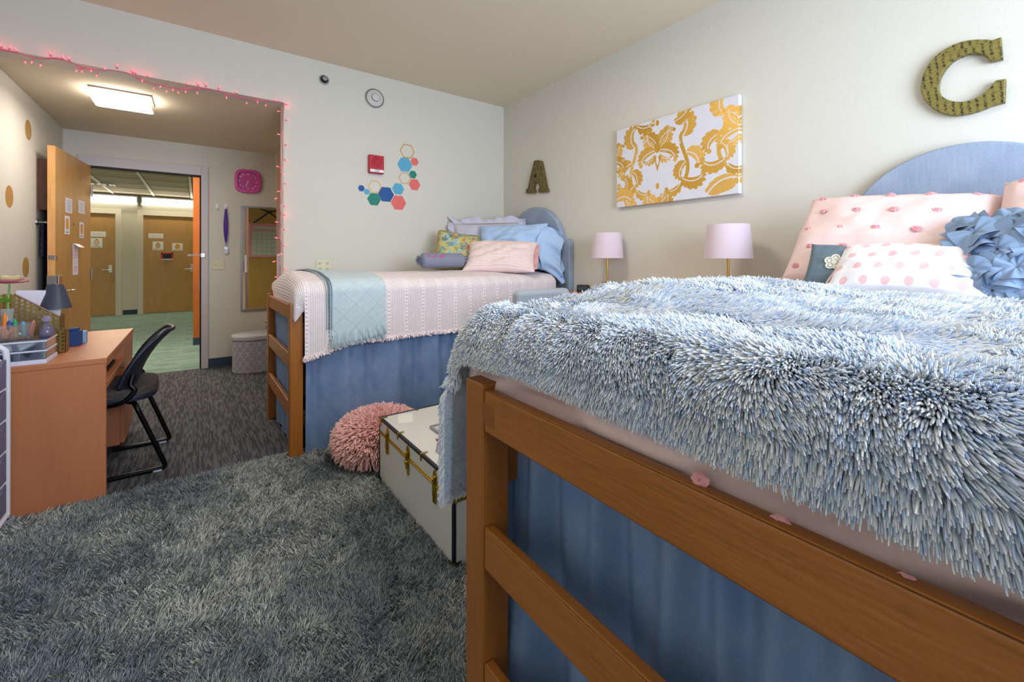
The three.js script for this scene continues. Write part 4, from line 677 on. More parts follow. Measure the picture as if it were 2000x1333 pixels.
// ---------------------------------------------------------------- wardrobe and what is on it
{
  const X0 = 0.58, X1 = 1.2, Z0 = -4.435, Z1 = -3.955, H = 2.17;
  const g = thing('wardrobe', 'tall wooden wardrobe standing inside the alcove beside the mirror', 'wardrobe', [(X0 + X1) / 2, 0, (Z0 + Z1) / 2]);
  const brown = mat(0xffffff, 0.45, { map: woodTex(0x8a5b45, 0x6b4031, 91, 0.9, 0.6) }), tan = mat(0xffffff, 0.45, { map: woodTex(0xb89a50, 0xa08340, 92, 1, 0.4) });
  partW(g, 'carcass', grain(bx(X0 + 0.02, X1, 0, H, Z0 + 0.018, Z1, 0.003), 'y'), brown); partW(g, 'side_panel', grain(bx(X0, X1, 0, H, Z0, Z0 + 0.018, 0.002), 'y'), tan, 'tan side panel');
  const d = partW(g, 'door', grain(bx(X0, X0 + 0.02, 0.08, H - 0.01, Z0 + 0.02, Z1 - 0.004, 0.003), 'y'), brown); partW(d, 'handle', merge([rod(V(X0 - 0.025, 1.0, Z1 - 0.05), V(X0 - 0.025, 1.16, Z1 - 0.05), 0.006), rod(V(X0, 1.01, Z1 - 0.05), V(X0 - 0.025, 1.01, Z1 - 0.05), 0.005), rod(V(X0, 1.15, Z1 - 0.05), V(X0 - 0.025, 1.15, Z1 - 0.05), 0.005)]), M.steel);
  const b = thing('storage_box', 'pale storage box with a dark handle hole on the wardrobe', 'box', [X0 + 0.2, H, -4.2]);
  part(b, 'box', bx(-0.17, 0.2, 0, 0.17, -0.22, 0.2, 0.006), mat(0xd9c3bd, 0.8)); part(b, 'handle_hole', new THREE.CylinderGeometry(0.022, 0.022, 0.004, 24).rotateZ(Math.PI / 2).scale(1, 0.9, 1.2).translate(-0.171, 0.11, -0.06), M.dark); part(b, 'lid', bx(-0.175, 0.205, 0.15, 0.178, -0.225, 0.205, 0.004), mat(0xd2bab4, 0.8));
  const wb = thing('whiteboard', 'small white framed board on the wardrobe door', 'board', [X0, 1.0, -4.16]);
  part(wb, 'frame', merge([bx(-0.014, 0, 0, 0.018, -0.13, 0.13), bx(-0.014, 0, 0.23, 0.248, -0.13, 0.13), bx(-0.014, 0, 0.018, 0.23, -0.13, -0.112), bx(-0.014, 0, 0.018, 0.23, 0.112, 0.13)]), M.white); part(wb, 'panel', bx(-0.008, 0, 0.015, 0.235, -0.115, 0.115, 0), mat(0xbdb2cf, 0.4));
  singleW('sticky_note', 'blue sticky note on the wardrobe door', 'paper', bx(X0 - 0.0015, X0 - 0.0005, 1.87, 1.97, -4.1, -4.02, 0), mat(0x2f7fb8, 0.8));
  // calendar on the end of the wardrobe, seen in the mirror
  const c = thing('wall_calendar', 'pink framed planner sheet hung on the end of the wardrobe', 'calendar', [0.84, 1.22, Z0]);
  part(c, 'frame', bx(-0.25, 0.25, 0, 0.49, -0.012, 0, 0.002), mat(0xe69aa8, 0.7)); const sh = part(c, 'planner_sheet', sheet(0.44, 0.35, 0.002).rotateY(Math.PI).translate(0, 0.205, -0.0135), mat(0xffffff, 0.8, { map: paint(220, 176, (k, W, H) => { k.fillStyle = '#c9d6cb'; k.fillRect(0, 0, W, H); k.strokeStyle = '#8fa394'; k.lineWidth = 1.5; for (let i = 1; i < 7; i++) { k.beginPath(); k.moveTo(i * W / 7, 0); k.lineTo(i * W / 7, H); k.stroke(); } for (let i = 1; i < 6; i++) { k.beginPath(); k.moveTo(0, i * H / 6); k.lineTo(W, i * H / 6); k.stroke(); } }) }));
  part(c, 'title_strip', bx(-0.2, 0.14, 0.405, 0.45, -0.0145, -0.012, 0), mat(0xbfcdbf, 0.8));
  part(c, 'ribbon', merge([rod(V(-0.2, 0.49, -0.006), V(0, 0.66, -0.008), 0.009, 8), rod(V(0.2, 0.49, -0.006), V(0, 0.66, -0.008), 0.009, 8), rod(V(0, 0.66, -0.01), V(-0.12, 0.7, -0.014), 0.012, 8, 0.004), rod(V(0, 0.66, -0.01), V(0.12, 0.69, -0.014), 0.012, 8, 0.004), new THREE.SphereGeometry(0.02, 12, 8).translate(0, 0.66, -0.012)]), M.black, 'black ribbon bow');
}
// ---------------------------------------------------------------- ottoman
{
  const g = thing('storage_ottoman', 'grey oval storage ottoman with white trellis pattern under the mirror', 'ottoman', [0.68, 0, -5.44]);
  const stad = (L, R, y0, y1, n = 96) => surface(n, 1, (a, b) => { const p = stadP(L, R, a); return V(p[0], lerp(y0, y1, b), p[1]); }, (a, b) => [a * (4 * L + 2 * Math.PI * R), lerp(y0, y1, b)]);
  const stadP = (L, R, a) => { const per = 4 * L + 2 * Math.PI * R; let d = a * per; if (d < 2 * L) return [-L + d, R]; d -= 2 * L; if (d < Math.PI * R) { const t = d / R; return [L + Math.sin(t) * R, Math.cos(t) * R]; } d -= Math.PI * R; if (d < 2 * L) return [L - d, -R]; d -= 2 * L; const t = d / R; return [-L - Math.sin(t) * R, -Math.cos(t) * R]; };
  const trellis = tex(512, (x, y) => { const u = x * 2 * Math.PI * 4, v = y * 2 * Math.PI * 3, w = Math.sin(u + 0.9 * Math.sin(v)), f = Math.abs(Math.cos(u) + Math.cos(v) + 0.25 * Math.cos(2 * u)), l = Math.abs(f - 0.1) < 0.085 ? 1 : 0; return mixc(hex(0x9a9ba8), hex(0xd6d6df), l * 0.85 + noise2(x * 128, y * 128, 6, 128) * 0.12); }, { size: 0.3 });
  const L = 0.19, R = 0.195;
  part(g, 'body', stad(L, R, 0.004, 0.345), mat(0xffffff, 0.85, { map: trellis }));
  const lidM = mat(0xffffff, 0.85, { map: weaveTex(0xc6c5c8, 0xa5a4aa, 95, 0.06) });
  part(g, 'lid', surface(96, 14, (a, b) => { const k = b < 0.4 ? 1 + 0.008 * Math.sin(b / 0.4 * Math.PI) : 1 - smooth(0.4, 1, b) , y = b < 0.4 ? 0.35 + b / 0.4 * 0.04 : 0.39 + 0.014 * Math.sin(Math.min(1, (b - 0.4) / 0.3) * Math.PI / 2); const p = stadP(L, R + 0.006, a), q = b < 0.4 ? 1 : Math.max(0.0, 1 - (b - 0.4) / 0.6); return V(p[0] * q * (b < 0.4 ? k : 1), y, p[1] * q * (b < 0.4 ? k : 1)); }, (a, b) => [Math.cos(a * 6.283) * 0.3 * (1 - b), Math.sin(a * 6.283) * 0.3 * (1 - b)]), lidM);
  part(g, 'lid_piping', tube(Array.from({ length: 60 }, (_, k) => { const p = stadP(L, R + 0.005, k / 60); return V(p[0], 0.348, p[1]); }), 0.004, 140, 6, true), mat(0x9b9ba6, 0.8)); part(g, 'bottom', stad(L, R - 0.002, 0, 0.005), M.dark);
  const tg = single('price_tag', 'pink card with purple square pattern on the front of the ottoman', 'card', sheet(0.1, 0.15, 0.001), scribble(80, 120, '#e3a9bd', (c, W, H) => { c.fillStyle = '#8a3f86'; for (let i = 0; i < 3; i++) for (let j = 0; j < 4; j++) c.fillRect(26 + i * 17, 46 + j * 17, 9, 9); }), [0.66, 0.265, -5.2425]);
  const pl = thing('potted_flower', 'small potted pink flower in a blue bowl on the ottoman', 'plant', [0.66, 0.404, -5.42]);
  part(pl, 'bowl', lathe([[0, 0.001], [0.03, 0.001], [0.055, 0.03], [0.06, 0.055], [0.055, 0.052], [0.03, 0.02]], 28), mat(0x8b93ab, 0.4)); part(pl, 'soil', new THREE.CylinderGeometry(0.05, 0.045, 0.01, 20).translate(0, 0.045, 0), mat(0x3a2d22, 0.95));
  for (let k = 0; k < 9; k++) { const q = part(pl, 'leaf', surface(4, 6, (a, b) => V((a - 0.5) * 0.045 * Math.sin(b * 3.14), 0.05 + b * 0.03 + 0.02 * Math.sin(b * 2), b * 0.075)), mat(0x2f6b3f, 0.7)); q.rotation.y = k * 0.7; }
  for (let k = 0; k < 7; k++) part(pl, 'blossom', new THREE.IcosahedronGeometry(0.02, 1).translate(Math.cos(k * 2.4) * 0.03, 0.1 + k * 0.012, Math.sin(k * 2.4) * 0.03), mat(0xe38aa0, 0.8));
}
// ================================================================ cloth helpers
function edge(q, R) { if (q <= -R) return [q, 0]; const a = (q + R) / R; if (a < Math.PI / 2) return [-R + R * Math.sin(a), R * (1 - Math.cos(a))]; return [0, R + q + R - R * Math.PI / 2]; }
// a sheet laid over a box: returns the function of (a, b in 0..1), a along x from the foot, b along z from the far side
function draper(o) {
  const L = o.x1 - o.x0, W = o.z1 - o.z0, R = o.R ?? 0.07, f = (v, k) => typeof v === 'function' ? v(k) : v ?? 0;
  const lie = o.lie ?? (() => 0), fold = o.fold ?? 0.012, freq = o.freq ?? 9, seed = o.seed ?? 1;
  const params = (a, b) => {
    const wn = lerp(-f(o.back, L / 2), W + f(o.front, L / 2), b), sn = lerp(-f(o.foot, W / 2), L + f(o.head, W / 2), a);
    const s = lerp(-f(o.foot, wn), L + f(o.head, wn), a), w = lerp(-f(o.back, sn), W + f(o.front, sn), b);
    return [s, w];
  };
  const P = (a, b) => {
    const [s, w] = params(a, b), fs = s < L / 2 ? -1 : 1, fw = w < W / 2 ? -1 : 1;
    const qs = fs < 0 ? -s : s - L, qw = fw < 0 ? -w : w - W;
    const hangS = f(fs < 0 ? o.foot : o.head, W / 2) > 0, hangW = f(fw < 0 ? o.back : o.front, L / 2) > 0;
    let [oS, dS] = hangS ? edge(qs, R) : [qs, 0], [oW, dW] = hangW ? edge(qw, R) : [qw, 0];
    const side = smooth(0.02, 0.2, dW);
    if (hangS) { const ext = o.flap !== undefined ? Math.min(oS, o.flap) : Math.max(oS, qs * 0.8); oS = lerp(oS, ext, side); dS = lerp(dS, dS * (o.flapDrop ?? 0.25), side); }
    const n1 = noise2(s * freq, w * 1.7, seed) - 0.5, n2 = noise2(w * freq, s * 1.7, seed + 3) - 0.5;
    const wave = Math.sin(s * freq * 2.6 + 3 * noise2(s * 2, 1, seed + 5));
    oW += (n1 * 2 + wave * 0.7) * fold * smooth(0.03, 0.25, dW); oS += n2 * 2 * fold * smooth(0.03, 0.2, dS) * (1 - side);
    const x = fs < 0 ? o.x0 - oS : o.x1 + oS, z = fw < 0 ? o.z0 - oW : o.z1 + oW;
    return V(x, o.top - dS - dW + lie(x, z) * (1 - smooth(0, 0.1, dS + dW)), z);
  };
  return { P, params };
}
const drapeGeo = (d, nx, nz, uvs = 1) => surface(nx, nz, d.P, (a, b) => { const [s, w] = d.params(a, b); return [s * uvs, w * uvs]; });
function curtain(pts, y0, y1, amp, freq, seed, n = 260, m = 24) {      // gathered cloth hung along a path of [x, z]
  const seg = [], len = []; let total = 0; for (let i = 0; i + 1 < pts.length; i++) { const l = Math.hypot(pts[i + 1][0] - pts[i][0], pts[i + 1][1] - pts[i][1]); seg.push(l); total += l; }
  return surface(n, m, (a, b) => {
    let d = a * total, i = 0; while (i < seg.length - 1 && d > seg[i]) { d -= seg[i]; i++; }
    const t = d / seg[i], tx = (pts[i + 1][0] - pts[i][0]) / seg[i], tz = (pts[i + 1][1] - pts[i][1]) / seg[i], s = a * total;
    const k = 0.25 + 0.75 * b, ph = s * freq * 2 * Math.PI + 4.5 * noise2(s * freq * 0.45, 0.3, seed), big = Math.sin(ph) * 0.7 + (noise2(s * freq * 1.3, b * 1.2, seed + 2) - 0.5) * 1.5, small = Math.sin(s * freq * 17 + 3 * noise2(s * 9, 0, seed + 1)) * 0.22 * (1 - b);
    const w = (big * k + small) * amp; return V(lerp(pts[i][0], pts[i + 1][0], t) + tz * w * -1, lerp(y1, y0, b) - (b > 0.98 ? 0.004 * Math.sin(ph * 2) : 0), lerp(pts[i][1], pts[i + 1][1], t) + tx * w);
  }, (a, b) => [a * total * 1.5, lerp(y1, y0, b)]);
}
// a stuffed cushion: width x, height y, thickness z, standing on y = 0
function cushionGeo(w, h, t, { n = 28, sag = 0.05, pinch = 0.9, wr = 0.004, seed = 1, uvm = null, lump = 0 } = {}) {
  const side = (sgn) => surface(n, n, (a, b) => {
    const u = a * 2 - 1, v = b * 2 - 1, eu = 1 - Math.abs(u) ** 2.6, ev = 1 - Math.abs(v) ** 2.6, fat = Math.sqrt(Math.max(0, eu * ev)) ** pinch;
    const x = u * w / 2 * (1 - sag * (1 - v * v)), y = v * h / 2 * (1 - sag * (1 - u * u)) + h / 2;
    const wrin = (noise2(u * 4 + 9, v * 4 + sgn * 7, seed) - 0.5) * wr * 4 * fat + (noise2(u * 11, v * 11, seed + 4) - 0.5) * wr * 1.6 * fat + lump * (noise2(u * 2, v * 2, seed + 9) - 0.5) * fat;
    return V(x, y, sgn * (t / 2 * fat + wrin));
  }, uvm ? (a, b) => uvm(sgn > 0 ? a : 1 - a, b) : (a, b) => [a * w, b * h]);
  const f = side(1), k = side(-1); const id = k.index.array; for (let i = 0; i < id.length; i += 3) { const q = id[i]; id[i] = id[i + 1]; id[i + 1] = q; } k.computeVertexNormals();
  return merge([f, k]);
}
function cushion(name, label, pos, [yaw, lean, roll = 0], parts) {
  const g = thing(name, label, 'pillow', pos); g.rotation.order = 'YXZ'; g.rotation.set(-lean, yaw, roll); parts(g); g.updateMatrixWorld(true); return g;
}
// ================================================================ beds
const bedWood = woodTex(0xa86727, 0x885014, 101, 0.9, 0.6);
M.bed = mat(0xffffff, 0.36, { map: bedWood, bumpMap: greyTex(256, (x, y) => noise2(x * 16, y * 128, 103, 128) * 0.7 + noise2(x * 64, y * 128, 104, 128) * 0.3, 0.4), bumpScale: 0.0006 });
const BW = 0.95, BL = 2.14;
function bed(label, pos, rot, dowel) {                                    // own axes: x from foot to head, z from the near side (0) to the far side (-BW)
  const g = thing('bed', label, 'bed', pos, rot), p = 0.07, H = 0.948;
  for (const x of [0, BL - p]) for (const z of [-p, -BW]) { const l = part(g, 'post', grain(bx(x, x + p, 0, H, z, z + p, 0.004), 'y'), M.bed); if (dowel) part(l, 'dowel', cyl(0.014, 0.014, 0.026, 16).translate(x + p / 2, H, z + p / 2), M.bed); }
  for (const y of [0.846, 0.553, 0.262]) { part(g, 'foot_rail', grain(bx(0.003, 0.028, y, y + 0.09, -BW + p, -p, 0.006), 'z'), M.bed); part(g, 'head_rail', grain(bx(BL - 0.028, BL - 0.003, y, y + 0.09, -BW + p, -p, 0.006), 'z'), M.bed); }
  for (const z of [-0.045, -BW + 0.02]) part(g, 'side_rail', grain(bx(p, BL - p, 0.7, 0.8, z, z + 0.025, 0.004), 'x'), M.bed);
  part(g, 'deck', bx(0.19, BL - 0.05, 0.77, 0.8, -BW + 0.05, -0.05, 0.004), mat(0x7d6a55, 0.8));
  part(g, 'joint_plate', bx(0.0015, 0.0035, 0.865, 0.91, -BW + p, -BW + p + 0.04, 0.001), mat(0x8f5418, 0.4));
  return g;
}
const bedA = [0.437, -2.80], bedC = [0.49, 0.1045], ROT = 0.012;
bed('brown wooden bed frame under the pink chenille bedspread', [bedA[0], 0, bedA[1]], ROT, true);
bed('brown wooden bed frame under the blue shaggy throw', [bedC[0], 0, bedC[1]], 0, false);
for (const [x, z, label] of [[bedA[0], bedA[1], 'mattress under the pink chenille bedspread'], [bedC[0], bedC[1], 'mattress under the pink tufted comforter']])
  singleW('mattress', label, 'mattress', bx(x + 0.085, x + BL - 0.03, 0.8, 1.02, z - BW + 0.06, z - 0.06, 0.05, 4), mat(0xb9bcc4, 0.9));

// ---------------------------------------------------------------- skirts
const skirtTex = tex(512, (x, y) => { const n = noise2(x * 8, y * 8, 111, 8) * 0.5 + noise2(x * 24, y * 24, 112, 24) * 0.3, r = Math.abs(((Math.hypot((x * 10) % 1 - 0.5, (y * 10 + Math.floor(x * 10) * 0.5) % 1 - 0.5)) * 4) % 1 - 0.5) < 0.12 ? 0.1 : 0; return mixc(hex(0x6080ae), hex(0x8598b6), clamp(n + r + noise2(x * 256, y * 256, 113, 256) * 0.2, 0, 1)); }, { size: 0.5 });
M.skirt = mat(0xffffff, 0.8, { map: skirtTex });
{
  const g = thing('bed_skirt', 'blue gathered skirt hanging below the pink chenille bedspread', 'bed skirt', [bedA[0], 0, bedA[1]], ROT);
  part(g, 'side_cloth', curtain([[0.085, 0.0], [0.6, 0.012], [BL - 0.08, 0.0]], 0.012, 0.84, 0.05, 3.4, 5, 420), M.skirt); part(g, 'foot_cloth', curtain([[0.045, -BW + 0.08], [0.045, -0.075]], 0.03, 0.84, 0.012, 6, 8, 140), M.skirt);
}
{
  const g = thing('bed_skirt', 'slate blue gathered skirt behind the foot rails of the shaggy throw bed', 'bed skirt', [bedC[0], 0, bedC[1]], 0);
  part(g, 'foot_cloth', curtain([[0.115, -BW + 0.04], [0.115, -0.04]], 0.03, 0.81, 0.055, 4.6, 15, 360), M.skirt); part(g, 'side_cloth', curtain([[0.085, -BW - 0.004], [BL - 0.08, -BW - 0.004]], 0.012, 0.8, 0.014, 5, 16, 260), M.skirt);
}
// ---------------------------------------------------------------- pink chenille bedspread (bed by the wall)
const chen = greyTex(1024, (x, y) => { const k = x * 20, row = Math.floor(k) % 5, t = Math.abs((k * 2) % 1 - 0.5) * 2; if (row === 2) { const v = (y * 20) % 1 - 0.5, u = (k % 1) - 0.5; return 0.35 + 0.65 * clamp(1 - Math.hypot(u, v) * 2.4, 0, 1); } return 0.25 + 0.6 * (1 - t * t) + noise2(x * 256, y * 256, 3, 256) * 0.3; }, 0.5);
const chenCol = tex(512, (x, y) => { const k = x * 20, row = Math.floor(k) % 5, n = noise2(x * 128, y * 128, 4, 128); let c = mixc(hex(0xf8eeec), hex(0xf0e3e4), n); if (row === 2) { const v = (y * 20) % 1 - 0.5, u = (k % 1) - 0.5; if (Math.hypot(u, v) < 0.24) c = mixc(c, hex(0xd6bfcb), 0.6); } return c; }, { size: 0.5 });
M.chenille = mat(0xffffff, 0.95, { map: chenCol, bumpMap: chen, bumpScale: 0.006 });
const FZ = -2.765;                                                        // front of the bedding
const lieA = (x, z) => 0.045 * Math.sin(clamp((z + 3.74) / 0.95, 0, 1) * Math.PI) - 0.02 + 0.016 * (fbm(x * 3, z * 3, 7) - 0.5) + 0.02 * smooth(0.9, 0.5, x) * Math.sin((z + 3.7) * 3.2);
const spreadA = draper({ x0: 0.455, x1: 2.5, z0: -3.74, z1: FZ, top: 1.085, R: 0.085, foot: (w) => 0.17, front: (s) => 0.355 + 0.07 * smooth(0.4, 0.0, s) - 0.14 * smooth(1.45, 2.0, s), flap: -0.055, flapDrop: 0.0, lie: lieA, fold: 0.014, freq: 4.2, seed: 21 });
{
  const g = thing('bedspread', 'pale pink chenille bedspread with ribs and dots on the far bed', 'bedspread', [1.4, 0.6, -3.2]);
  partW(g, 'spread', drapeGeo(spreadA, 220, 150), M.chenille);
  // short tufts along the hem
  const r = rng(31), N = 2600, tuft = new THREE.ConeGeometry(0.0035, 0.022, 5).translate(0, -0.009, 0), im = new THREE.InstancedMesh(tuft, mat(0xf3e4e6, 0.95), N), m4 = new THREE.Matrix4(), q = new THREE.Quaternion();
  for (let k = 0; k < N; k++) { const a = r(), onFoot = k % 5 === 0, p = onFoot ? spreadA.P(r() * 0.01, 0.02 + r() * 0.6) : spreadA.P(0.03 + a * 0.95, 1 - r() * 0.012); q.setFromEuler(new THREE.Euler((r() - 0.7) * 0.9, r() * 6, (r() - 0.5) * 0.9)); const s = 0.7 + r() * 0.8; m4.compose(p.sub(g.position), q, V(s, s, s)); im.setMatrixAt(k, m4); }
  im.name = 'hem_fringe'; im.userData.kind = 'stuff'; im.castShadow = im.receiveShadow = true; g.add(im);
}
// mint quilted throw laid across it
{
  const g = thing('quilted_throw', 'pale blue quilted throw with a ruffled hem across the chenille bedspread', 'throw', [0.84, 0.65, -3.2]);
  const quilt = greyTex(256, (x, y) => { const a = Math.abs(((x + y) * 4) % 1 - 0.5) * 2, b = Math.abs(((x - y + 4) * 4) % 1 - 0.5) * 2; return 0.8 - 0.5 * Math.max(smooth(0.94, 1, a), smooth(0.94, 1, b)) + noise2(x * 64, y * 64, 8, 64) * 0.1; }, 0.56);
  const m = mat(0xffffff, 0.9, { map: weaveTex(0xc6d5d8, 0xb7c9d0, 123, 0.1), bumpMap: quilt, bumpScale: 0.004 });
  const mk = (x0, x1, up, drop, seed) => draper({ x0, x1, z0: -3.735, z1: FZ + 0.016 + up, top: 1.093 + up, R: 0.088, front: drop, lie: lieA, fold: 0.009, freq: 4.2, seed: 21 });
  const skew = (d, k) => { const P0 = d.P; d.P = (a, b) => { const p = P0(a, b); const down = smooth(1.0, 0.7, p.y); p.x += k * down - 0.075 * (1 - smooth(-3.7, -2.8, p.z)); return p; }; return d; };
  const d0 = skew(mk(0.655, 0.99, 0.006, (s) => 0.32 - 0.13 * s, 2), 0.0), d1 = skew(mk(0.64, 0.97, 0.0, (s) => 0.335 - 0.1 * s, 2), 0.006);
  partW(g, 'under_layer', drapeGeo(d1, 40, 90), m); partW(g, 'quilt', drapeGeo(d0, 50, 100), m);
  for (const [d, off, nm] of [[d0, 0, 'ruffle'], [d1, 0.006, 'ruffle']]) partW(g, nm, surface(180, 10, (a, b) => { const p = d.P(0.015 + a * 0.97, 1), ph = a * 46 + 3 * noise2(a * 9, 0, 3); p.z += 0.017 - off + Math.sin(ph) * 0.012 * (0.25 + b); p.y -= b * 0.062 - 0.006; p.x += Math.cos(ph) * 0.004 * b + (a - 0.5) * 0.03 * b; return p; }, (a, b) => [a * 0.6, b * 0.06]), m);
  for (const k of [0, 0.014, 0.028]) partW(g, 'edge_binding', tube(Array.from({ length: 40 }, (_, i) => { const p = d0.P(0.0, i / 39 * 0.97); p.x -= k - 0.004; p.y += 0.003 - k * 0.12; p.z += 0.002 - k * 0.2; return p; }), 0.0032, 100, 6), mat(k === 0.014 ? 0x6f8797 : 0xa9bfca, 0.9));
}
// ---------------------------------------------------------------- headboards
const denim = tex(256, (x, y) => mixc(hex(0xa6b3c4), hex(0x8b9ab0), clamp(noise2(x * 6, y * 6, 131, 6) * 0.6 + noise2(x * 96, y * 8, 132, 96) * 0.3 + noise2(x * 128, y * 128, 133, 128) * 0.3 - 0.1, 0, 1)), { size: 0.5 });
M.denim = mat(0xffffff, 0.9, { map: denim, bumpMap: greyTex(128, (x, y) => noise2(x * 64, y * 64, 7, 64), 0.06), bumpScale: 0.001 });
function headboard(zc, label) {
  const s = new THREE.Shape(), R = 0.42, hc = 1.285, y0 = 0.93, hw = 0.5;
  s.moveTo(-hw, y0); s.lineTo(hw, y0); s.lineTo(hw, 1.33); s.quadraticCurveTo(hw, 1.37, hw - 0.035, 1.38); s.lineTo(0.41, 1.385); const a0 = Math.atan2(0.1, 0.408); for (let k = 0; k <= 40; k++) { const a = lerp(a0, Math.PI - a0, k / 40); s.lineTo(Math.cos(a) * R, hc + Math.sin(a) * R); } s.lineTo(-0.41, 1.385); s.lineTo(-hw + 0.035, 1.38); s.quadraticCurveTo(-hw, 1.37, -hw, 1.33); s.closePath();
  const g = thing('headboard', label, 'headboard', [XR, y0, zc]);
  const face = metric(new THREE.ExtrudeGeometry(s, { depth: 0.03, bevelEnabled: true, bevelSize: 0.012, bevelThickness: 0.014, bevelOffset: -0.012, bevelSegments: 4, curveSegments: 30 })); face.translate(0, -y0, 0.016); face.rotateY(-Math.PI / 2); part(g, 'panel', face, M.denim);
  part(g, 'mount', bx(-0.004, 0, 0.1, 0.5, -0.3, 0.3, 0.001), M.dark);
}
headboard(-3.22, 'grey blue upholstered arched headboard in the corner under the letter A'); headboard(-0.335, 'grey blue upholstered arched headboard under the letter C');

// ---------------------------------------------------------------- pillows on the far bed
const YAWL = -Math.PI / 2;
{
  const T = 1.105;
  const lav = mat(0xffffff, 0.9, { map: weaveTex(0xcfcdd8, 0xbdbbcb, 141, 0.04) });
  cushion('sham_pillow', 'lavender grey pillow sham with a ruffled edge in the corner', [2.25, T + 0.02, -3.47], [-0.62, 0.2, 0.02], (g) => {
    part(g, 'pillow', cushionGeo(0.66, 0.44, 0.2, { wr: 0.006, seed: 3 }), lav);
    const per = (d) => { const w = 0.33, h = 0.22, q = d * 4, i = Math.floor(q) % 4, t = q - Math.floor(q); return [[lerp(-w, w, t), h], [w, lerp(h, -h, t)], [lerp(w, -w, t), -h], [-w, lerp(-h, h, t)]][i]; };
    part(g, 'ruffle', surface(240, 5, (a, b) => { const [x, y] = per(a), e = b * 0.055, l = Math.hypot(x, y * 1.4), ph = a * 150; return V(x * (1 + e / 0.33 * 0.95) * (1 - 0.03 * (1 - b)), 0.22 + y * (1 + e / 0.22 * (0.95 + 0.35 * Math.sin(a * 66 + 3 * noise2(a * 20, 1, 5)))), Math.sin(ph + noise2(a * 40, 0, 4) * 4) * 0.02 * b); }), lav);
  });
  const floral = paint(256, 256, (c, W) => { c.fillStyle = '#b9b07c'; c.fillRect(0, 0, W, W); c.fillStyle = '#c9bd78'; c.fillRect(18, 18, W - 36, W - 36); const r = rng(14); const cols = ['#8fb3b4', '#7fa3ad', '#a9c4bd', '#c98a4a', '#d8c87a', '#6d8a8c', '#9aa866']; for (let k = 0; k < 120; k++) { c.fillStyle = cols[Math.floor(r() * 7)]; const x = 22 + r() * (W - 44), y = 22 + r() * (W - 44), s = 5 + r() * 17; for (let p = 0; p < 5; p++) { c.beginPath(); c.ellipse(x + Math.cos(p * 1.257) * s * 0.6, y + Math.sin(p * 1.257) * s * 0.6, s * 0.5, s * 0.35, p * 1.257, 0, 7); c.fill(); } c.fillStyle = r() > 0.5 ? '#4e6a72' : '#c77a3a'; c.beginPath(); c.arc(x, y, s * 0.22, 0, 7); c.fill(); } c.strokeStyle = '#5f6a55'; c.lineWidth = 1.5; for (let k = 0; k < 40; k++) { const x = r() * W, y = r() * W; c.beginPath(); c.moveTo(x, y); c.quadraticCurveTo(x + r() * 40 - 20, y + r() * 40 - 20, x + r() * 60 - 30, y + r() * 60 - 30); c.stroke(); } for (let k = 0; k < 140; k++) { c.fillStyle = r() > 0.5 ? '#8f8450' : '#ddd2a0'; const e = Math.floor(r() * 4), t = r() * W, x = e === 0 ? t : e === 1 ? W - 9 : e === 2 ? t : 9, y = e === 0 ? 9 : e === 1 ? t : e === 2 ? W - 9 : t; c.fillRect(x - 3, y - 3, 6, 4); } });
  cushion('floral_pillow', 'square floral cushion with mustard border and blue flowers', [1.82, T + 0.005, -3.36], [-0.45, 0.45, -0.17], (g) => { part(g, 'pillow', cushionGeo(0.37, 0.37, 0.13, { seed: 6, uvm: (a, b) => [a, b] }), mat(0xffffff, 0.9, { map: floral })); part(g, 'piping', tube([[-1, -1], [0, -0.96], [1, -1], [0.96, 0], [1, 1], [0, 0.96], [-1, 1], [-0.96, 0]].map(([x, y]) => V(x * 0.183, y * 0.183 + 0.185, 0)), 0.006, 120, 6, true, 0.25), mat(0x9a8c4e, 0.9)); });
  const b = thing('bolster_pillow', 'small grey bolster pillow with gathered ends and pink monogram', 'pillow', [1.635, T + 0.035, -3.2], 0.04), bm = mat(0xffffff, 0.9, { map: weaveTex(0x8b90a0, 0x74798b, 145, 0.04) });
  const ring = (x, r, k) => [x, r, k];
  part(b, 'bolster', surface(48, 60, (a, q) => { const x = lerp(-0.2, 0.2, q), e = clamp((0.2 - Math.abs(x)) / 0.03, 0, 1), r = 0.055 * Math.sqrt(e * (2 - e)) + 0.006, th = a * 2 * Math.PI, wr = 1 + 0.06 * Math.sin(th * 14) * smooth(0.15, 0.2, Math.abs(x)); return V(x, 0.055 + Math.cos(th) * r * wr, Math.sin(th) * r * wr); }), bm);
  for (const s of [-1, 1]) part(b, 'gathered_end', surface(40, 6, (a, q) => { const th = a * 2 * Math.PI, r = 0.006 + q * 0.032 * (1 + 0.22 * Math.sin(th * 7)); return V(s * (0.196 + q * 0.028 + 0.006 * Math.sin(th * 9)), 0.055 + Math.cos(th) * r, Math.sin(th) * r); }), bm);
  // monogram strokes stitched on the upper front
  const on = (x, t) => V(x, 0.055 + Math.cos(t) * 0.0615, Math.sin(t) * 0.0615), st = [[[-0.16, 0.75], [-0.165, 1.1]], [[-0.135, 0.72], [-0.16, 0.95], [-0.13, 1.12]], [[-0.12, 1.0], [-0.105, 0.92], [-0.118, 1.08], [-0.1, 1.08]], [[-0.085, 0.66], [-0.092, 1.1]], [[-0.07, 0.66], [-0.078, 1.1]], [[-0.06, 0.9], [-0.05, 1.05], [-0.03, 0.86], [-0.055, 1.25]], [[-0.02, 0.72], [-0.035, 1.12], [-0.005, 0.74]]];
  part(b, 'monogram', merge(st.map((l) => tube(l.map(([x, t]) => on(x, t)), 0.0032, 20, 6))), mat(0xcf4f8a, 0.8), 'pink stitched script letters');
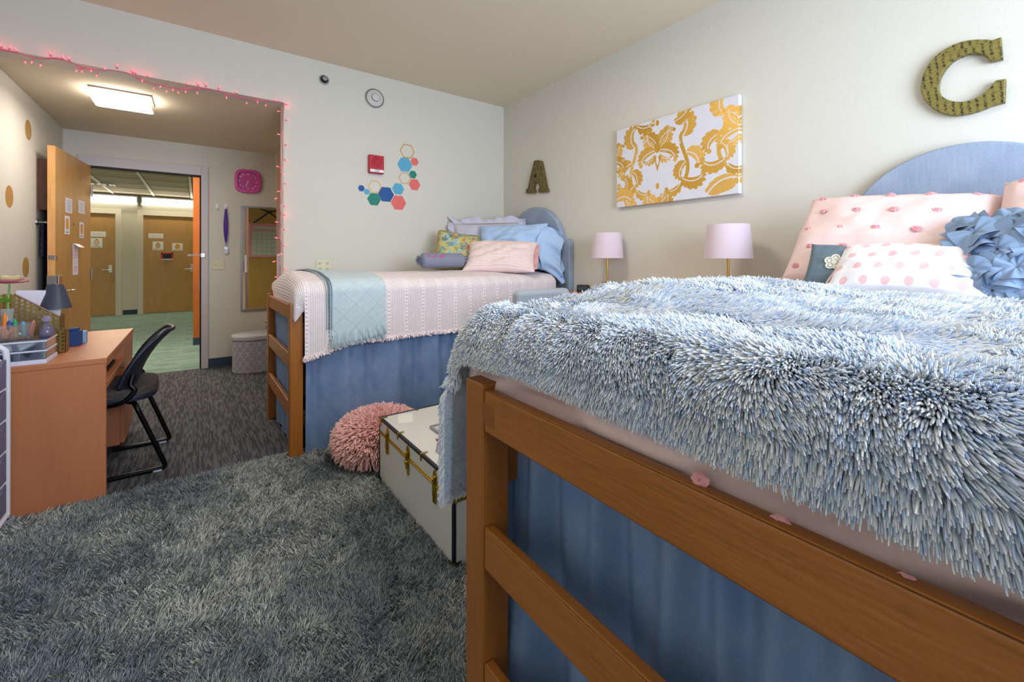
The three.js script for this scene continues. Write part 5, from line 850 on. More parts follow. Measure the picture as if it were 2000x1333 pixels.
  const ribM = mat(0xffffff, 0.95, { map: tex(256, (x, y) => mixc(hex(0xf7e2dc), hex(0xeecdc8), Math.abs((y * 16) % 1 - 0.5) * 1.2 * (0.5 + noise2(x * 32, y * 32, 9, 32))), { size: 0.34 }), bumpMap: greyTex(256, (x, y) => 1 - Math.abs((y * 16 + 0.06 * noise2(x * 8, y * 8, 2, 8)) % 1 - 0.5) * 2, 0.34), bumpScale: 0.0035 });
  cushion('ribbed_pillow', 'blush pink ribbed chenille pillow lying on the far bed', [2.02, T - 0.005, -2.955], [-0.75, 0.8, -0.02], (g) => { part(g, 'pillow', cushionGeo(0.62, 0.37, 0.17, { seed: 12, sag: 0.08, pinch: 1.05, wr: 0.009, uvm: (a, b) => [a * 0.6, b * 0.4] }), ribM); part(g, 'flange', surface(60, 3, (a, b) => V(0.285 + b * 0.045, 0.03 + a * 0.3, 0.012 * Math.sin(a * 15) * b + (b - 0.5) * 0.02)), mat(0xdba7a4, 0.9)); });
  const blueM = mat(0xffffff, 0.85, { map: weaveTex(0xb4cdea, 0xa2c0e4, 147, 0.04) });
  cushion('blue_pillow', 'light blue pillow in a loose pillowcase draped over the bed edge', [2.28, T + 0.0, -3.13], [-0.9, 0.3, 0.03], (g) => {
    part(g, 'pillow', cushionGeo(0.66, 0.44, 0.2, { seed: 15, wr: 0.013, lump: 0.03 }), blueM);
    part(g, 'open_hem', surface(70, 34, (a, b) => { const th = a * 2 * Math.PI, spread = 1 - 0.45 * b, y = 0.2 + Math.cos(th) * 0.2 * (1 + 0.12 * b) - b * b * 0.12, z = Math.sin(th) * 0.1 * spread * (1 - 0.55 * b) + 0.024 * Math.sin(a * 38 + b * 2) * b + 0.012 * Math.sin(a * 71) * b; return V(0.27 + b * 0.2 + 0.02 * Math.sin(a * 19), y, z); }, (a, b) => [a, b * 0.2]), blueM);
  });
}
// ---------------------------------------------------------------- pink tufted comforter (near bed)
const pinkTex = weaveTex(0xf4d9d2, 0xecccc6, 151, 0.03);
M.pink = mat(0xffffff, 0.75, { map: pinkTex });
function tuft(parent, p, nrm, r) {                                        // a little ruched fabric rosette
  const g = surface(40, 7, (a, b) => { const th = a * 2 * Math.PI, q = b, R = r * q * (1 + 0.035 * Math.sin(th * 9) * q); return V(Math.cos(th) * R, Math.sin(th) * R * 0.8, r * (0.28 * (1 - q * q) + 0.14 * Math.sin(q * 9 + th * 2) * (1 - q * 0.4) + 0.1 * Math.sin(th * 7 + q * 6) * q)); });
  const o = part(parent, 'tuft', g, M.tuft); o.quaternion.setFromUnitVectors(V(0, 0, 1), nrm.clone().normalize()); o.position.copy(p); return o;
}
M.tuft = mat(0xe6a3a6, 0.85);
const lieC = (x, z) => 0.004 + 0.02 * (fbm(x * 3.1, z * 3.1, 17) - 0.5) + smooth(0.6, 1.0, x) * 0.045 * Math.exp(-(((z + 0.72) / 0.26) ** 2)) * smooth(2.1, 1.5, x) - 0.012 * smooth(1.5, 2.0, x);
const compC = draper({ x0: 0.53, x1: 2.58, z0: -0.9, z1: 0.15, top: 1.05, R: 0.055, foot: 0.16, back: 0.36, front: 0.4, flap: -0.02, flapDrop: 0, lie: lieC, fold: 0.011, freq: 4.5, seed: 33 });
{
  const base = compC.P;
  compC.P = (a, b) => { const p = base(a, b); if (p.y < 1.03 && p.x < 0.6 && p.z > -0.86) { const k = smooth(1.04, 0.98, p.y), lim = 0.52; p.x = Math.max(p.x - k * (0.016 * Math.sin(p.z * 11 + (p.y - 0.95) * 60) + 0.012 * Math.sin(p.z * 17 - p.y * 85 + 1)), p.y < 0.955 ? lim : 0.505); } return p; };
  const g = thing('comforter', 'blush pink tufted comforter under the blue shaggy throw', 'comforter', [1.5, 0.75, -0.4]);
  partW(g, 'cloth', drapeGeo(compC, 200, 190), M.pink);
  for (const [u, v] of [[1368, 938], [1522, 1024], [1768, 1143]]) { const p = at(u, v, 'x', 0.506); tuft(g, p.sub(g.position), V(-1, 0.3, 0.1), 0.0115); }
  for (let i = 0; i < 9; i++) for (let j = 0; j < 5; j++) { const p = compC.P(0.7 + i * 0.032, 0.3 + j * 0.1); if (p.y > 1.0) tuft(g, p.sub(g.position).add(V(0, 0.004, 0)), V(0, 1, 0), 0.015); }
}
// ---------------------------------------------------------------- pillows of the near bed
{
  const T = 1.075;
  const sham = (zc, x, label, w, seed, roll) => cushion('sham_pillow', label, [x, T, zc], [YAWL, 0.56, roll], (g) => {
    part(g, 'pillow', cushionGeo(w, 0.48, 0.19, { sag: 0.02, pinch: 0.7, wr: 0.005, seed }), M.pink);
    for (let i = 0; i < 5; i++) for (let j = 0; j < 5; j++) { const u = -0.8 + i * 0.4 + (j % 2 ? 0.12 : 0), v = -0.72 + j * 0.4; if (Math.abs(u) > 0.96) continue; const fat = Math.sqrt(Math.max(0, (1 - Math.abs(u) ** 2.6) * (1 - Math.abs(v) ** 2.6))) ** 0.8; tuft(g, V(u * w / 2, v * 0.24 + 0.24, 0.095 * fat + 0.002), V(u * 0.3, v * 0.3, 1), 0.0165); }
    part(g, 'fringe', merge(Array.from({ length: 26 }, (_, k) => { const x0 = (k / 25 - 0.5) * w * 0.9, r = 0.012; return tube([V(x0, 0.465, 0), V(x0 + 0.006 * Math.sin(k * 3), 0.478, 0.008 * Math.cos(k * 5)), V(x0 + 0.014 * Math.sin(k * 7), 0.48 + 0.008 * Math.sin(k * 2.3), 0.012 * Math.cos(k * 5))], 0.0014, 8, 4); })), M.tuft);
  });
  sham(-0.565, 2.2, 'large blush pink tufted sham behind the polka dot pillow', 0.64, 41, -0.1);
  sham(0.03, 2.16, 'blush pink sham behind the blue rosette pillow', 0.54, 42, -0.08);
  const teal = mat(0xffffff, 0.9, { map: weaveTex(0x6e7f8a, 0x5d6f7b, 155, 0.04) }), lace = mat(0xe3dfcf, 0.85);
  cushion('small_cushion', 'small slate grey cushion with a lace flower', [2.09, T + 0.005, -0.6], [YAWL + 0.1, 0.5, -0.08], (g) => {
    part(g, 'pillow', cushionGeo(0.3, 0.215, 0.09, { seed: 45, wr: 0.003 }), teal);
    const petals = []; for (let k = 0; k < 5; k++) { const a = k * 1.2566 + 0.3; petals.push(new THREE.TorusGeometry(0.013, 0.004, 6, 18).translate(Math.cos(a) * 0.02, Math.sin(a) * 0.02, 0), new THREE.SphereGeometry(0.0075, 10, 6).scale(1, 1, 0.4).translate(Math.cos(a) * 0.02, Math.sin(a) * 0.02, 0)); } petals.push(new THREE.SphereGeometry(0.008, 12, 8).scale(1, 1, 0.5));
    part(g, 'lace_flower', merge(petals).translate(-0.042, 0.11, 0.045), lace, 'cream lace flower');
  });
  const dots = paint(512, 256, (c, W, H) => { c.fillStyle = '#f3f0f1'; c.fillRect(0, 0, W, H); c.fillStyle = '#eec0c0'; for (let j = 0; j < 4; j++) for (let i = 0; i < 7; i++) { const x = 30 + i * 76 + (j % 2 ? 38 : 0), y = 34 + j * 64; c.beginPath(); c.arc(x, y, 16, 0, 7); c.fill(); } });
  cushion('lumbar_pillow', 'white lumbar pillow with pink polka dots', [2.0, T + 0.01, -0.42], [YAWL - 0.03, 0.78, -0.02], (g) => { part(g, 'pillow', cushionGeo(0.44, 0.25, 0.12, { seed: 47, sag: 0.04, wr: 0.004, uvm: (a, b) => [a, b] }), mat(0xffffff, 0.85, { map: dots })); part(g, 'piping', tube([[-1, -1], [0, -0.955], [1, -1], [0.96, 0], [1, 1], [0, 0.955], [-1, 1], [-0.96, 0]].map(([x, y]) => V(x * 0.218, y * 0.1235 + 0.125, 0)), 0.004, 120, 6, true, 0.25), mat(0xe9c4c6, 0.85)); });
  const bl = mat(0xffffff, 0.85, { map: weaveTex(0x8ba0ba, 0x768dab, 157, 0.05) });
  cushion('rosette_pillow', 'blue pillow covered in fabric rosettes', [2.05, T + 0.0, -0.06], [YAWL, 0.62, 0.0], (g) => {
    const w = 0.46, h = 0.31, r = rng(61); part(g, 'pillow', cushionGeo(w, h, 0.16, { seed: 49 }), bl);
    const petalG = [1, 2, 3].map((sd) => merge([[0.072, 0.0, 0.02], [0.05, 0.01, 0.016]].map(([R, z, am], k) => surface(84, 8, (a, b) => { const th = a * 2 * Math.PI, wob = Math.sin(th * (3 + (k + sd) % 2) + sd * 2 + k) * am * 0.75 * b * b + 0.14 * am * Math.sin(th * 8 + sd) * Math.sin(b * 2.6), q = R * (0.06 + 0.94 * b) * (1 + 0.06 * Math.sin(th * 3 + sd)); return V(Math.cos(th) * q, Math.sin(th) * q, z + wob + 0.016 * Math.sqrt(b) - 0.01 * b * b); }))));
    for (let j = 0; j < 5; j++) for (let i = 0; i < 6; i++) { const u = clamp(-0.94 + i * 0.376 + (j % 2 ? 0.18 : 0) + (r() - 0.5) * 0.1, -1, 1), v = -0.88 + j * 0.44 + (r() - 0.5) * 0.1, fat = Math.sqrt(Math.max(0, (1 - Math.abs(u) ** 2.6) * (1 - Math.abs(v) ** 2.6))) ** 0.9; const o = part(g, 'rosette', petalG[Math.floor(r() * 3)], bl); o.position.set(u * w / 2, v * h / 2 + h / 2, 0.08 * fat + 0.006); o.quaternion.setFromUnitVectors(V(0, 0, 1), V(u * 0.7 + (r() - 0.5) * 0.5, v * 0.7 + (r() - 0.5) * 0.5, 1).normalize()); o.rotateZ(r() * 6.28); const s = 0.95 + r() * 0.35; o.scale.set(s, s, s); }
  });
}
// ---------------------------------------------------------------- dressers with lamps between the beds
{
  const dm = mat(0xffffff, 0.4, { map: woodTex(0xb87a42, 0x9c612c, 161, 0.9, 0.6) });
  for (const [z0, z1, label] of [[-1.77, -1.02, 'wooden three drawer dresser beside the near bed'], [-2.56, -1.81, 'wooden three drawer dresser beside the far bed']]) {
    const g = thing('dresser', label, 'dresser', [2.42, 0, (z0 + z1) / 2]), X0 = 2.19, X1 = 2.655, H = 0.945;
    partW(g, 'carcass', grain(bx(X0 + 0.02, X1, 0.04, H - 0.025, z0, z1, 0.003), 'y'), dm); partW(g, 'top', grain(bx(X0, X1 + 0.003, H - 0.025, H, z0 - 0.004, z1 + 0.004, 0.004), 'z'), dm); partW(g, 'plinth', bx(X0 + 0.05, X1, 0, 0.04, z0 + 0.02, z1 - 0.02), M.dark);
    for (let k = 0; k < 3; k++) { const d = partW(g, 'drawer', grain(bx(X0, X0 + 0.02, 0.06 + k * 0.293, 0.345 + k * 0.293, z0 + 0.006, z1 - 0.006, 0.003), 'z'), dm); for (const s of [-0.2, 0.2]) partW(d, 'knob', lathe([[0, 0.022], [0.012, 0.02], [0.014, 0.012], [0.006, 0.006], [0.007, 0]], 16).rotateZ(Math.PI / 2).translate(X0, 0.21 + k * 0.293, (z0 + z1) / 2 + s), M.steel); }
  }
  const pinkS = mat(0xe6bfd2, 0.85, { transparent: false }), lamp = (u, x, k, label) => {
    const p = at(u, 500, 'x', x), g = thing('table_lamp', label, 'lamp', [p.x, 0.945, p.z], 0, 'pink shaded table lamps'); g.scale.setScalar(1);
    const r0 = 0.124 * k, r1 = 0.108 * k, y0 = 0.27, y1 = 0.27 + 0.19;
    part(g, 'shade', merge([lathe([[r0, y0], [r1, y1]], 48), lathe([[r0 - 0.002, y0 + 0.001], [r1 - 0.002, y1 - 0.001]], 48), new THREE.TorusGeometry(r0 - 0.001, 0.0016, 6, 48).rotateX(Math.PI / 2).translate(0, y0, 0), new THREE.TorusGeometry(r1 - 0.001, 0.0016, 6, 48).rotateX(Math.PI / 2).translate(0, y1, 0)]), phys(0xf1e0e7, 0.95, { transmission: 0.3, thickness: 0 }), 'pale pink fabric drum shade');
    part(g, 'stem', merge([rod(V(0, 0.01, 0), V(0, y0 + 0.06, 0), 0.0065, 14), cyl(0.014, 0.012, 0.05, 14).translate(0, y0 + 0.02, 0)]), M.gold); part(g, 'harp', merge([rod(V(0, y1 - 0.02, 0), V(r1, y1 - 0.012, 0), 0.002, 6), rod(V(0, y1 - 0.02, 0), V(-r1 * 0.5, y1 - 0.012, r1 * 0.866), 0.002, 6), rod(V(0, y1 - 0.02, 0), V(-r1 * 0.5, y1 - 0.012, -r1 * 0.866), 0.002, 6), rod(V(0, y0 + 0.06, 0), V(0, y1 - 0.02, 0), 0.002, 6)]), M.gold);
    part(g, 'bulb', lathe([[0, 0.13], [0.02, 0.12], [0.028, 0.095], [0.02, 0.06], [0.012, 0.05], [0, 0.05]], 18).translate(0, y0 + 0.02, 0), mat(0xf5f2ea, 0.3));
    // open geometric wire base
    const ring = (R, y, n, o) => Array.from({ length: n }, (_, i) => V(Math.cos(i / n * 6.283 + o) * R, y, Math.sin(i / n * 6.283 + o) * R)), A = ring(0.045, 0.003, 6, 0), B = ring(0.08, 0.042, 6, 0.52), Cq = ring(0.05, 0.082, 6, 0), bars = [];
    for (let i = 0; i < 6; i++) { bars.push(rod(A[i], A[(i + 1) % 6], 0.002, 6), rod(B[i], B[(i + 1) % 6], 0.002, 6), rod(Cq[i], Cq[(i + 1) % 6], 0.002, 6), rod(A[i], B[i], 0.002, 6), rod(A[(i + 1) % 6], B[i], 0.002, 6), rod(Cq[i], B[i], 0.002, 6), rod(Cq[(i + 1) % 6], B[i], 0.002, 6)); if (i % 2) bars.push(rod(Cq[i], V(0, 0.083, 0), 0.002, 6), rod(A[i], V(0, 0.004, 0), 0.002, 6)); }
    part(g, 'wire_base', merge(bars), M.gold, 'gold geometric wire cage');
  };
  lamp(1186, 2.53, 0.97, 'pink shaded table lamp beside the far bed under the damask canvas edge'); lamp(1422, 2.44, 1.03, 'pink shaded table lamp beside the near bed');
  const gl = thing('eyeglasses', 'black eyeglasses lying on the dresser', 'glasses', [2.4, 0.946, -2.2], 0.3);
  for (const s of [-1, 1]) { part(gl, 'rim', new THREE.TorusGeometry(0.026, 0.0035, 8, 28).scale(1.05, 0.85, 1).translate(s * 0.034, 0.026, 0), M.black); part(gl, 'temple', tube([V(s * 0.062, 0.034, 0), V(s * 0.066, 0.034, -0.06), V(s * 0.06, 0.015, -0.13)], 0.003, 16, 6), M.black); } part(gl, 'bridge', tube([V(-0.01, 0.03, 0), V(0, 0.036, 0.002), V(0.01, 0.03, 0)], 0.003, 10, 6), M.black);
  const cl = thing('alarm_clock', 'small black alarm clock on the dresser beside the wire lamp base', 'clock', [2.48, 0.946, -2.42], 0.5 - Math.PI / 2); part(cl, 'body', bx(-0.05, 0.05, 0, 0.055, -0.025, 0.025, 0.012, 3), M.black); part(cl, 'display', bx(-0.038, 0.038, 0.014, 0.042, 0.0245, 0.0262, 0.001), mat(0x3c414c, 0.15));
}
// grey upholstered chair between the beds
{
  const g = thing('upholstered_chair', 'pale grey padded high back chair between the two beds', 'chair', [1.8, 0, -2.33]), m = mat(0xffffff, 0.9, { map: weaveTex(0xa9b1b8, 0x959da5, 171, 0.05) }), lm = mat(0x3a2a20, 0.5);
  part(g, 'backrest', bx(-0.22, 0.22, 0.42, 1.015, 0.16, 0.25, 0.035, 4), m); part(g, 'seat', bx(-0.23, 0.23, 0.38, 0.5, -0.24, 0.2, 0.03, 4), m);
  for (const x of [-0.2, 0.2]) for (const z of [-0.2, 0.2]) part(g, 'leg', rod(V(x, 0, z), V(x, 0.39, z), 0.016, 10, 0.022), lm);
  part(g, 'seam', tube([V(-0.221, 0.5, 0.205), V(-0.2215, 0.75, 0.205), V(-0.215, 0.985, 0.205)], 0.003, 16, 6), lm);
}
// ================================================================ trunk
{
  const X0 = 0.79, X1 = 1.235, Z1 = -1.457, Z0 = -2.287, B = 0.012, H = 0.357, S1 = 0.288;
  const g = thing('footlocker', 'white footlocker trunk with black edges and brass latches', 'trunk', [(X0 + X1) / 2, B, (Z0 + Z1) / 2]);
  const wm = mat(0xd8d6d0, 0.45), km = mat(0x17161c, 0.4), P = (n, geo, m, l) => partW(g, n, geo, m, l);
  P('body', bx(X0, X1, B, S1 - 0.006, Z0, Z1, 0.003), wm); P('lid', bx(X0, X1, S1 - 0.002, H, Z0, Z1, 0.003), wm);
  const e = 0.012, o = 0.002, E = (a, b, c, d, f, h) => bx(a, b, c, d, f, h, 0.002);
  P('edge_binding', merge([E(X0 - o, X0 + e, H - e, H + o, Z0, Z1), E(X1 - e, X1 + o, H - e, H + o, Z0, Z1), E(X0, X1, H - e, H + o, Z1 - e, Z1 + o), E(X0, X1, H - e, H + o, Z0 - o, Z0 + e), E(X0 - o, X0 + e, B, B + e, Z0, Z1), E(X0, X1, B, B + e, Z1 - e, Z1 + o), E(X1 - e, X1 + o, B, B + e, Z0, Z1), E(X0, X1, B, B + e, Z0 - o, Z0 + e), ...[[X0 - o, X0 + e, Z1 - e, Z1 + o], [X0 - o, X0 + e, Z0 - o, Z0 + e], [X1 - e, X1 + o, Z1 - e, Z1 + o], [X1 - e, X1 + o, Z0 - o, Z0 + e]].map(([a, b, c, d]) => E(a, b, B, H, c, d))]), km, 'black edge binding');
  P('brass_strip', merge([E(X0 - 0.004, X0, S1 - 0.013, S1 + 0.005, Z0, Z1), E(X0, X1, S1 - 0.013, S1 + 0.005, Z1, Z1 + 0.004), E(X0, X1, S1 - 0.013, S1 + 0.005, Z0 - 0.004, Z0), rod(V(X0 - 0.005, S1 - 0.004, Z0), V(X0 - 0.005, S1 - 0.004, Z1), 0.003, 8)]), M.brass, 'brass seam strip');
  for (const z of [Z0, Z1]) for (const y of [B, H]) for (const x of [X0, X1]) { const sx = x === X0 ? -1 : 1, sz = z === Z0 ? -1 : 1, t = y === H ? 1 : -1, k = 0.034, box = (a, b, c, d, f, h) => bx(Math.min(a, b), Math.max(a, b), Math.min(c, d), Math.max(c, d), Math.min(f, h), Math.max(f, h), 0.001); P('corner', merge([box(x + sx * 0.0035, x + sx * 0.0015, y + t * 0.003, y - t * k, z + sz * 0.003, z - sz * k), box(x + sx * 0.003, x - sx * k, y + t * 0.003, y - t * k, z + sz * 0.0035, z + sz * 0.0015), box(x + sx * 0.003, x - sx * k, y + t * 0.0035, y + t * 0.0015, z + sz * 0.003, z - sz * k)]), y === H ? M.brass : mat(0x5c4f35, 0.5, { metalness: 0.7 })); }
  for (const z of [-1.75, -2.02]) P('edge_clip', merge([bx(X0 - 0.004, X0 + 0.03, H + 0.002, H + 0.004, z - 0.006, z + 0.006, 0.0008), bx(X0 - 0.004, X0 - 0.002, H - 0.028, H + 0.004, z - 0.006, z + 0.006, 0.0008)]), M.brass);
  P('edge_clip', merge([bx(0.99, 1.004, H + 0.002, H + 0.004, Z0 - 0.003, Z0 + 0.028, 0.0008)]), M.brass);
  for (const [z, kind] of [[-2.158, 'latch'], [-1.892, 'lock'], [-1.61, 'latch']]) {
    const oval = (a, b) => { const s = new THREE.Shape(); s.absellipse(0, 0, a, b, 0, Math.PI * 2); return s; };
    const plate = slab(oval(0.017, 0.034), 0.003, 0.001).rotateY(-Math.PI / 2).translate(X0 - 0.001, S1 + 0.022, z), low = slab(oval(0.013, 0.04), 0.003, 0.001).rotateY(-Math.PI / 2).translate(X0 - 0.001, S1 - 0.042, z);
    const l = P(kind === 'lock' ? 'lock' : 'latch', merge([plate, low, bx(X0 - 0.014, X0 - 0.003, S1 - 0.05, S1 + 0.03, z - 0.007, z + 0.007, 0.003), ...(kind === 'latch' ? [bx(X0 - 0.009, X0 - 0.003, S1 - 0.08, S1 - 0.03, z - 0.012, z - 0.003, 0.002), bx(X0 - 0.009, X0 - 0.003, S1 - 0.08, S1 - 0.03, z + 0.003, z + 0.012, 0.002)] : [cyl(0.011, 0.009, 0.014, 18).rotateZ(Math.PI / 2).translate(X0 - 0.003, S1 - 0.018, z)])]), M.brass);
    partW(l, 'rivet', new THREE.SphereGeometry(0.005, 10, 8).translate(X0 - 0.014, S1 + 0.02, z), M.brass);
  }
  const lab = at(792, 816, 'y', H + 0.004); const ls = single('paper_label', 'torn white paper label stuck on the trunk lid', 'label', sheet(0.13, 0.075, 0.0008).rotateX(-Math.PI / 2), mat(0xeceae2, 0.8), [lab.x, H + 0.0005, lab.z]); ls.rotation.y = 1.2;
  const fp = at(852, 838, 'y', H + 0.01), fr = thing('photo_frame', 'small grey square frame lying on the trunk lid beside the throw', 'frame', [fp.x + 0.03, H + 0.002, fp.z]);
  part(fr, 'frame', merge([bx(-0.045, 0.045, 0, 0.014, -0.045, -0.034), bx(-0.045, 0.045, 0, 0.014, 0.034, 0.045), bx(-0.045, -0.034, 0, 0.014, -0.034, 0.034), bx(0.034, 0.045, 0, 0.014, -0.034, 0.034)]), mat(0x96979c, 0.4)); part(fr, 'panel', bx(-0.036, 0.036, 0, 0.006, -0.036, 0.036, 0), mat(0xc9c9cb, 0.5));
  const rp = at(858, 856, 'y', H + 0.01); singleW('red_tag', 'small red tag lying on the trunk lid', 'tag', bx(rp.x - 0.015, rp.x + 0.03, H + 0.002, H + 0.006, rp.z - 0.01, rp.z + 0.012, 0.001), mat(0xb03040, 0.6));
}
// ================================================================ pile: curved yarn strands
function strand(len, r, bend, sides = 4, seg = 4, tip = 0.75) {            // grows along y, bends towards z
  const pos = [], idx = [];
  for (let j = 0; j <= seg; j++) { const t = j / seg, a = t * bend, y = bend ? Math.sin(a) / bend * len : t * len, z = bend ? (1 - Math.cos(a)) / bend * len : 0, rr = r * (j === seg ? tip * 0.55 : lerp(1, tip, t)); for (let i = 0; i < sides; i++) { const q = i / sides * 2 * Math.PI; pos.push(Math.cos(q) * rr, y - Math.sin(a) * Math.sin(q) * rr, z + Math.cos(a) * Math.sin(q) * rr); } }
  for (let j = 0; j < seg; j++) for (let i = 0; i < sides; i++) { const a = j * sides + i, b = j * sides + (i + 1) % sides, c = a + sides, d = b + sides; idx.push(a, d, b, a, c, d); }
  const top = seg * sides; for (let i = 1; i + 1 < sides; i++) idx.push(top, top + i + 1, top + i);
  const g = new THREE.BufferGeometry(); g.setAttribute('position', new THREE.Float32BufferAttribute(pos, 3)); g.setIndex(idx); g.computeVertexNormals(); return g;
}
function pile(parent, name, geo, material, N, place, colors) {            // place(k) -> {p, up, to, s} in the parent's axes, or null
  const im = new THREE.InstancedMesh(geo, material, N), m4 = new THREE.Matrix4(), X = V(0, 0, 0), Y = V(0, 0, 0), Z = V(0, 0, 0), col = new THREE.Color(); let n = 0;
  for (let k = 0; k < N; k++) { const q = place(k); if (!q) continue; Y.copy(q.up).normalize(); X.crossVectors(Y, q.to).normalize(); Z.crossVectors(X, Y); m4.makeBasis(X.multiplyScalar(q.w ?? q.s), Y.multiplyScalar(q.s), Z.multiplyScalar(q.s)); m4.setPosition(q.p); im.setMatrixAt(n, m4); if (colors) im.setColorAt(n, col.set(colors(q))); n++; }
  im.count = n; im.name = name; im.userData.kind = 'stuff'; im.castShadow = im.receiveShadow = true; parent.add(im); return im;
}
// ---------------------------------------------------------------- shaggy rug
{
  const X0 = -0.99, X1 = 1.7, Z0 = -2.9, Z1 = 0.95;
  const g = thing('shag_rug', 'grey blue shaggy rug covering the floor between desk and beds', 'rug', [0, 0, -1.0]);
  const r = rng(201);
  partW(g, 'backing', bx(X0, X1, 0.001, 0.012, Z0 + 0.01, Z1, 0.003), mat(0x46525e, 0.95));
  const pal = [0x737d84, 0x8b9499, 0xa3abab, 0x646f78, 0xb2b6ac, 0xdedfd4].map((c) => new THREE.Color(c)), tint = new THREE.Color();
  const blade = merge([0, 1, 2].map((k) => strand(0.037 - k * 0.004, 0.0019, 0.8 + k * 0.45, 3, 3, 0.75).rotateY(k * 2.3 - 2).translate(k * 0.003 - 0.003, 0, (k - 1) * 0.004)));
  const inBlock = (x, z) => (x > 0.78 && x < 1.245 && z > -2.295 && z < -1.445) || (x > 0.485 && x < 0.565 && z > -0.85 && z < -0.765);
  pile(g, 'pile', blade, mat(0xffffff, 0.6), 260000, (k) => {
    let x, z;
    if (k < 195000) { x = lerp(X0, 0.85, r()); z = lerp(Z0, -0.35, r() ** 0.85); } else { x = lerp(0.3, X1, r()); z = lerp(Z0, Z1, r()); if (z > -0.9 && x > 0.75) return null; }
    if (inBlock(x, z)) return null;
    const n = fbm(x * 5, z * 5, 51), a = n * 9 + 1.2 + (fbm(x * 22, z * 22, 54) - 0.5) * 8 + (r() - 0.5) * 2.4, lean = 0.2 + 0.7 * fbm(x * 14, z * 14, 58) + (r() - 0.5) * 0.5;
    const to = V(Math.cos(a), 0, Math.sin(a)); if (z < Z0 + 0.03) to.set((r() - 0.5), 0, -0.6);
    return { p: V(x, 0.008, z + 1.0), up: V(to.x * lean, 1, to.z * lean), to, s: 0.85 + r() * 0.4, x, z };
  }, (q) => { const c = clamp(fbm(q.x * 3.2, q.z * 3.2, 71) * 1.0 + (r() - 0.5) * 0.7, 0, 0.999); tint.copy(pal[Math.floor(c * 6)]); return tint; });
}
// ---------------------------------------------------------------- pink shaggy floor cushion
{
  const g = thing('floor_cushion', 'round pink shaggy floor cushion beside the white trunk', 'cushion', [0.875, 0.03, -2.545]), r = rng(221), R = 0.225, H = 0.235;
  const body = (th, t) => { const a = t * Math.PI, q = Math.sin(a) ** 0.62; return V(Math.cos(th) * R * q, H / 2 - Math.cos(a) * H / 2, Math.sin(th) * R * q); };
  part(g, 'cover', surface(48, 20, (a, b) => body(a * 2 * Math.PI, b)), mat(0xe6b0ab, 0.95));
  pile(g, 'noodle_pile', strand(0.05, 0.0042, 0.5, 5, 3, 0.95), mat(0xffffff, 0.85), 5200, () => { const th = r() * 6.2832, t = 0.12 + 0.88 * Math.sqrt(r()) * 0.97, p = body(th, t), n = V(p.x, (p.y - H / 2) * 1.4, p.z).normalize(); return { p, up: n.clone().add(V((r() - 0.5) * 0.9, (r() - 0.6) * 0.7, (r() - 0.5) * 0.9)), to: V(r() - 0.5, -0.6, r() - 0.5), s: 0.75 + r() * 0.45 }; }, () => { const c = new THREE.Color(0xfac8c2); c.multiplyScalar(0.86 + r() * 0.26); return c; });
}
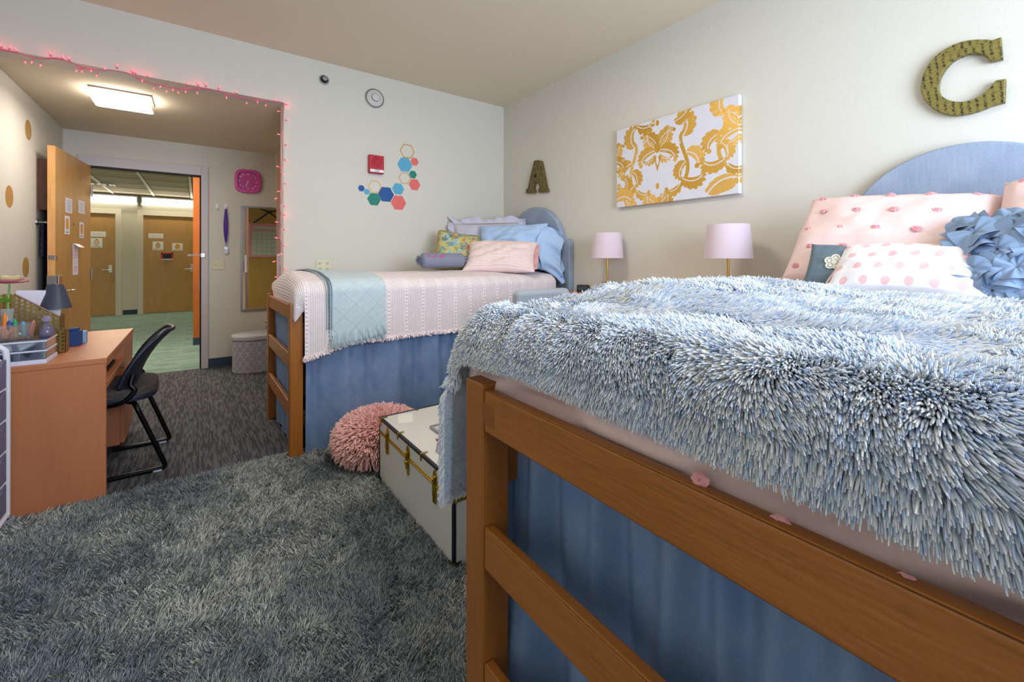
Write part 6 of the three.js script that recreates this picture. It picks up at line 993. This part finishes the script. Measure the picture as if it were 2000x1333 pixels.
// ---------------------------------------------------------------- blue shaggy throw on the near bed
{
  const d = draper({ x0: 0.512, x1: 2.0, z0: -0.915, z1: 0.17, top: 1.074, R: 0.07, foot: (w) => 0.052 + 0.02 * (noise2(w * 5, 2, 81) - 0.5), back: (s) => 0.2 + 0.2 * smooth(0.34, 0.05, s), front: 0.28, lie: (x, z) => lieC(x, z) + 0.012 + 0.02 * (fbm(x * 5, z * 5, 27) - 0.5), fold: 0.016, freq: 4.5, seed: 35, flapDrop: 0.1 });
  const g = thing('shaggy_throw', 'pale blue long pile shaggy throw over the near bed', 'throw', [1.3, 0.9, -0.4]), r = rng(231);
  partW(g, 'backing', drapeGeo(d, 130, 110), mat(0xbccce0, 0.7));
  const pal = [0xcdd8e6, 0xdbe4ee, 0xe8edf2, 0xf3f4f4, 0xbdd0ec, 0xeeeee8].map((c) => new THREE.Color(c)), tint = new THREE.Color(), O = g.position;
  const fine = strand(0.029, 0.0014, 0.6, 4, 3, 0.95), coarse = strand(0.029, 0.002, 0.6, 4, 3, 0.95), e = 0.004;
  const one = (a, b) => {
    const p = d.P(a, b), pa = d.P(Math.min(1, a + e), b).sub(d.P(Math.max(0, a - e), b)), pb = d.P(a, Math.min(1, b + e)).sub(d.P(a, Math.max(0, b - e))), n = pb.cross(pa).normalize(); if (n.y < -0.25) n.negate();
    // combed direction: towards the foot and down, swirling
    const sw = fbm(p.x * 4.5, p.z * 4.5, 91) * 8 - 1.6 + (fbm(p.x * 16, p.z * 16, 95) - 0.5) * 4, to = V(-0.55 + 0.8 * Math.cos(sw), -0.35, 0.55 + 0.8 * Math.sin(sw)); if (p.y < 1.03) { to.multiplyScalar(0.3); to.y = -0.75; }
    const lean = 0.3 + 0.8 * fbm(p.x * 9, p.z * 9, 97) + (r() - 0.5) * 0.5, up = n.clone().add(to.clone().multiplyScalar(lean)).add(V((r() - 0.5) * 0.5, (r() - 0.5) * 0.3, (r() - 0.5) * 0.5));
    return { p: p.clone().sub(O), up, to: to.add(V(0, -0.5, 0)), s: 0.8 + r() * 0.4, w: 1, q: fbm(p.x * 4, p.z * 4, 99) };
  };
  const tone = (q) => { const c = clamp(q.q * 1.1 + (r() - 0.5) * 0.7, 0, 0.999); tint.copy(pal[Math.floor(c * 6)]); return tint; }, yarn = mat(0xffffff, 0.5);
  pile(g, 'yarn_pile', fine, yarn, 250000, (k) => { let a = r() * 0.42, b = r(); if (k % 4 === 0) a *= 0.4; if (k % 9 === 0) { a = r() * 0.14; b = r() * 0.42; } return one(a, b); }, tone);
  pile(g, 'yarn_pile', coarse, yarn, 95000, () => one(0.36 + 0.64 * r(), r()), tone);
  const tp = at(877, 905, 'z', -0.965), tg = part(g, 'care_label', surface(4, 6, (a, b) => V((a - 0.5) * 0.035 + b * 0.006, -b * 0.05, 0.006 * Math.sin(b * 3))), mat(0xd9c9d6, 0.7), 'white and pink care label'); tg.position.set(0.497 - O.x, 0.775 - O.y, -0.955 - O.z); tg.rotation.y = -0.9; tg.rotation.z = -0.35;
}
renderer.render(scene, camera);
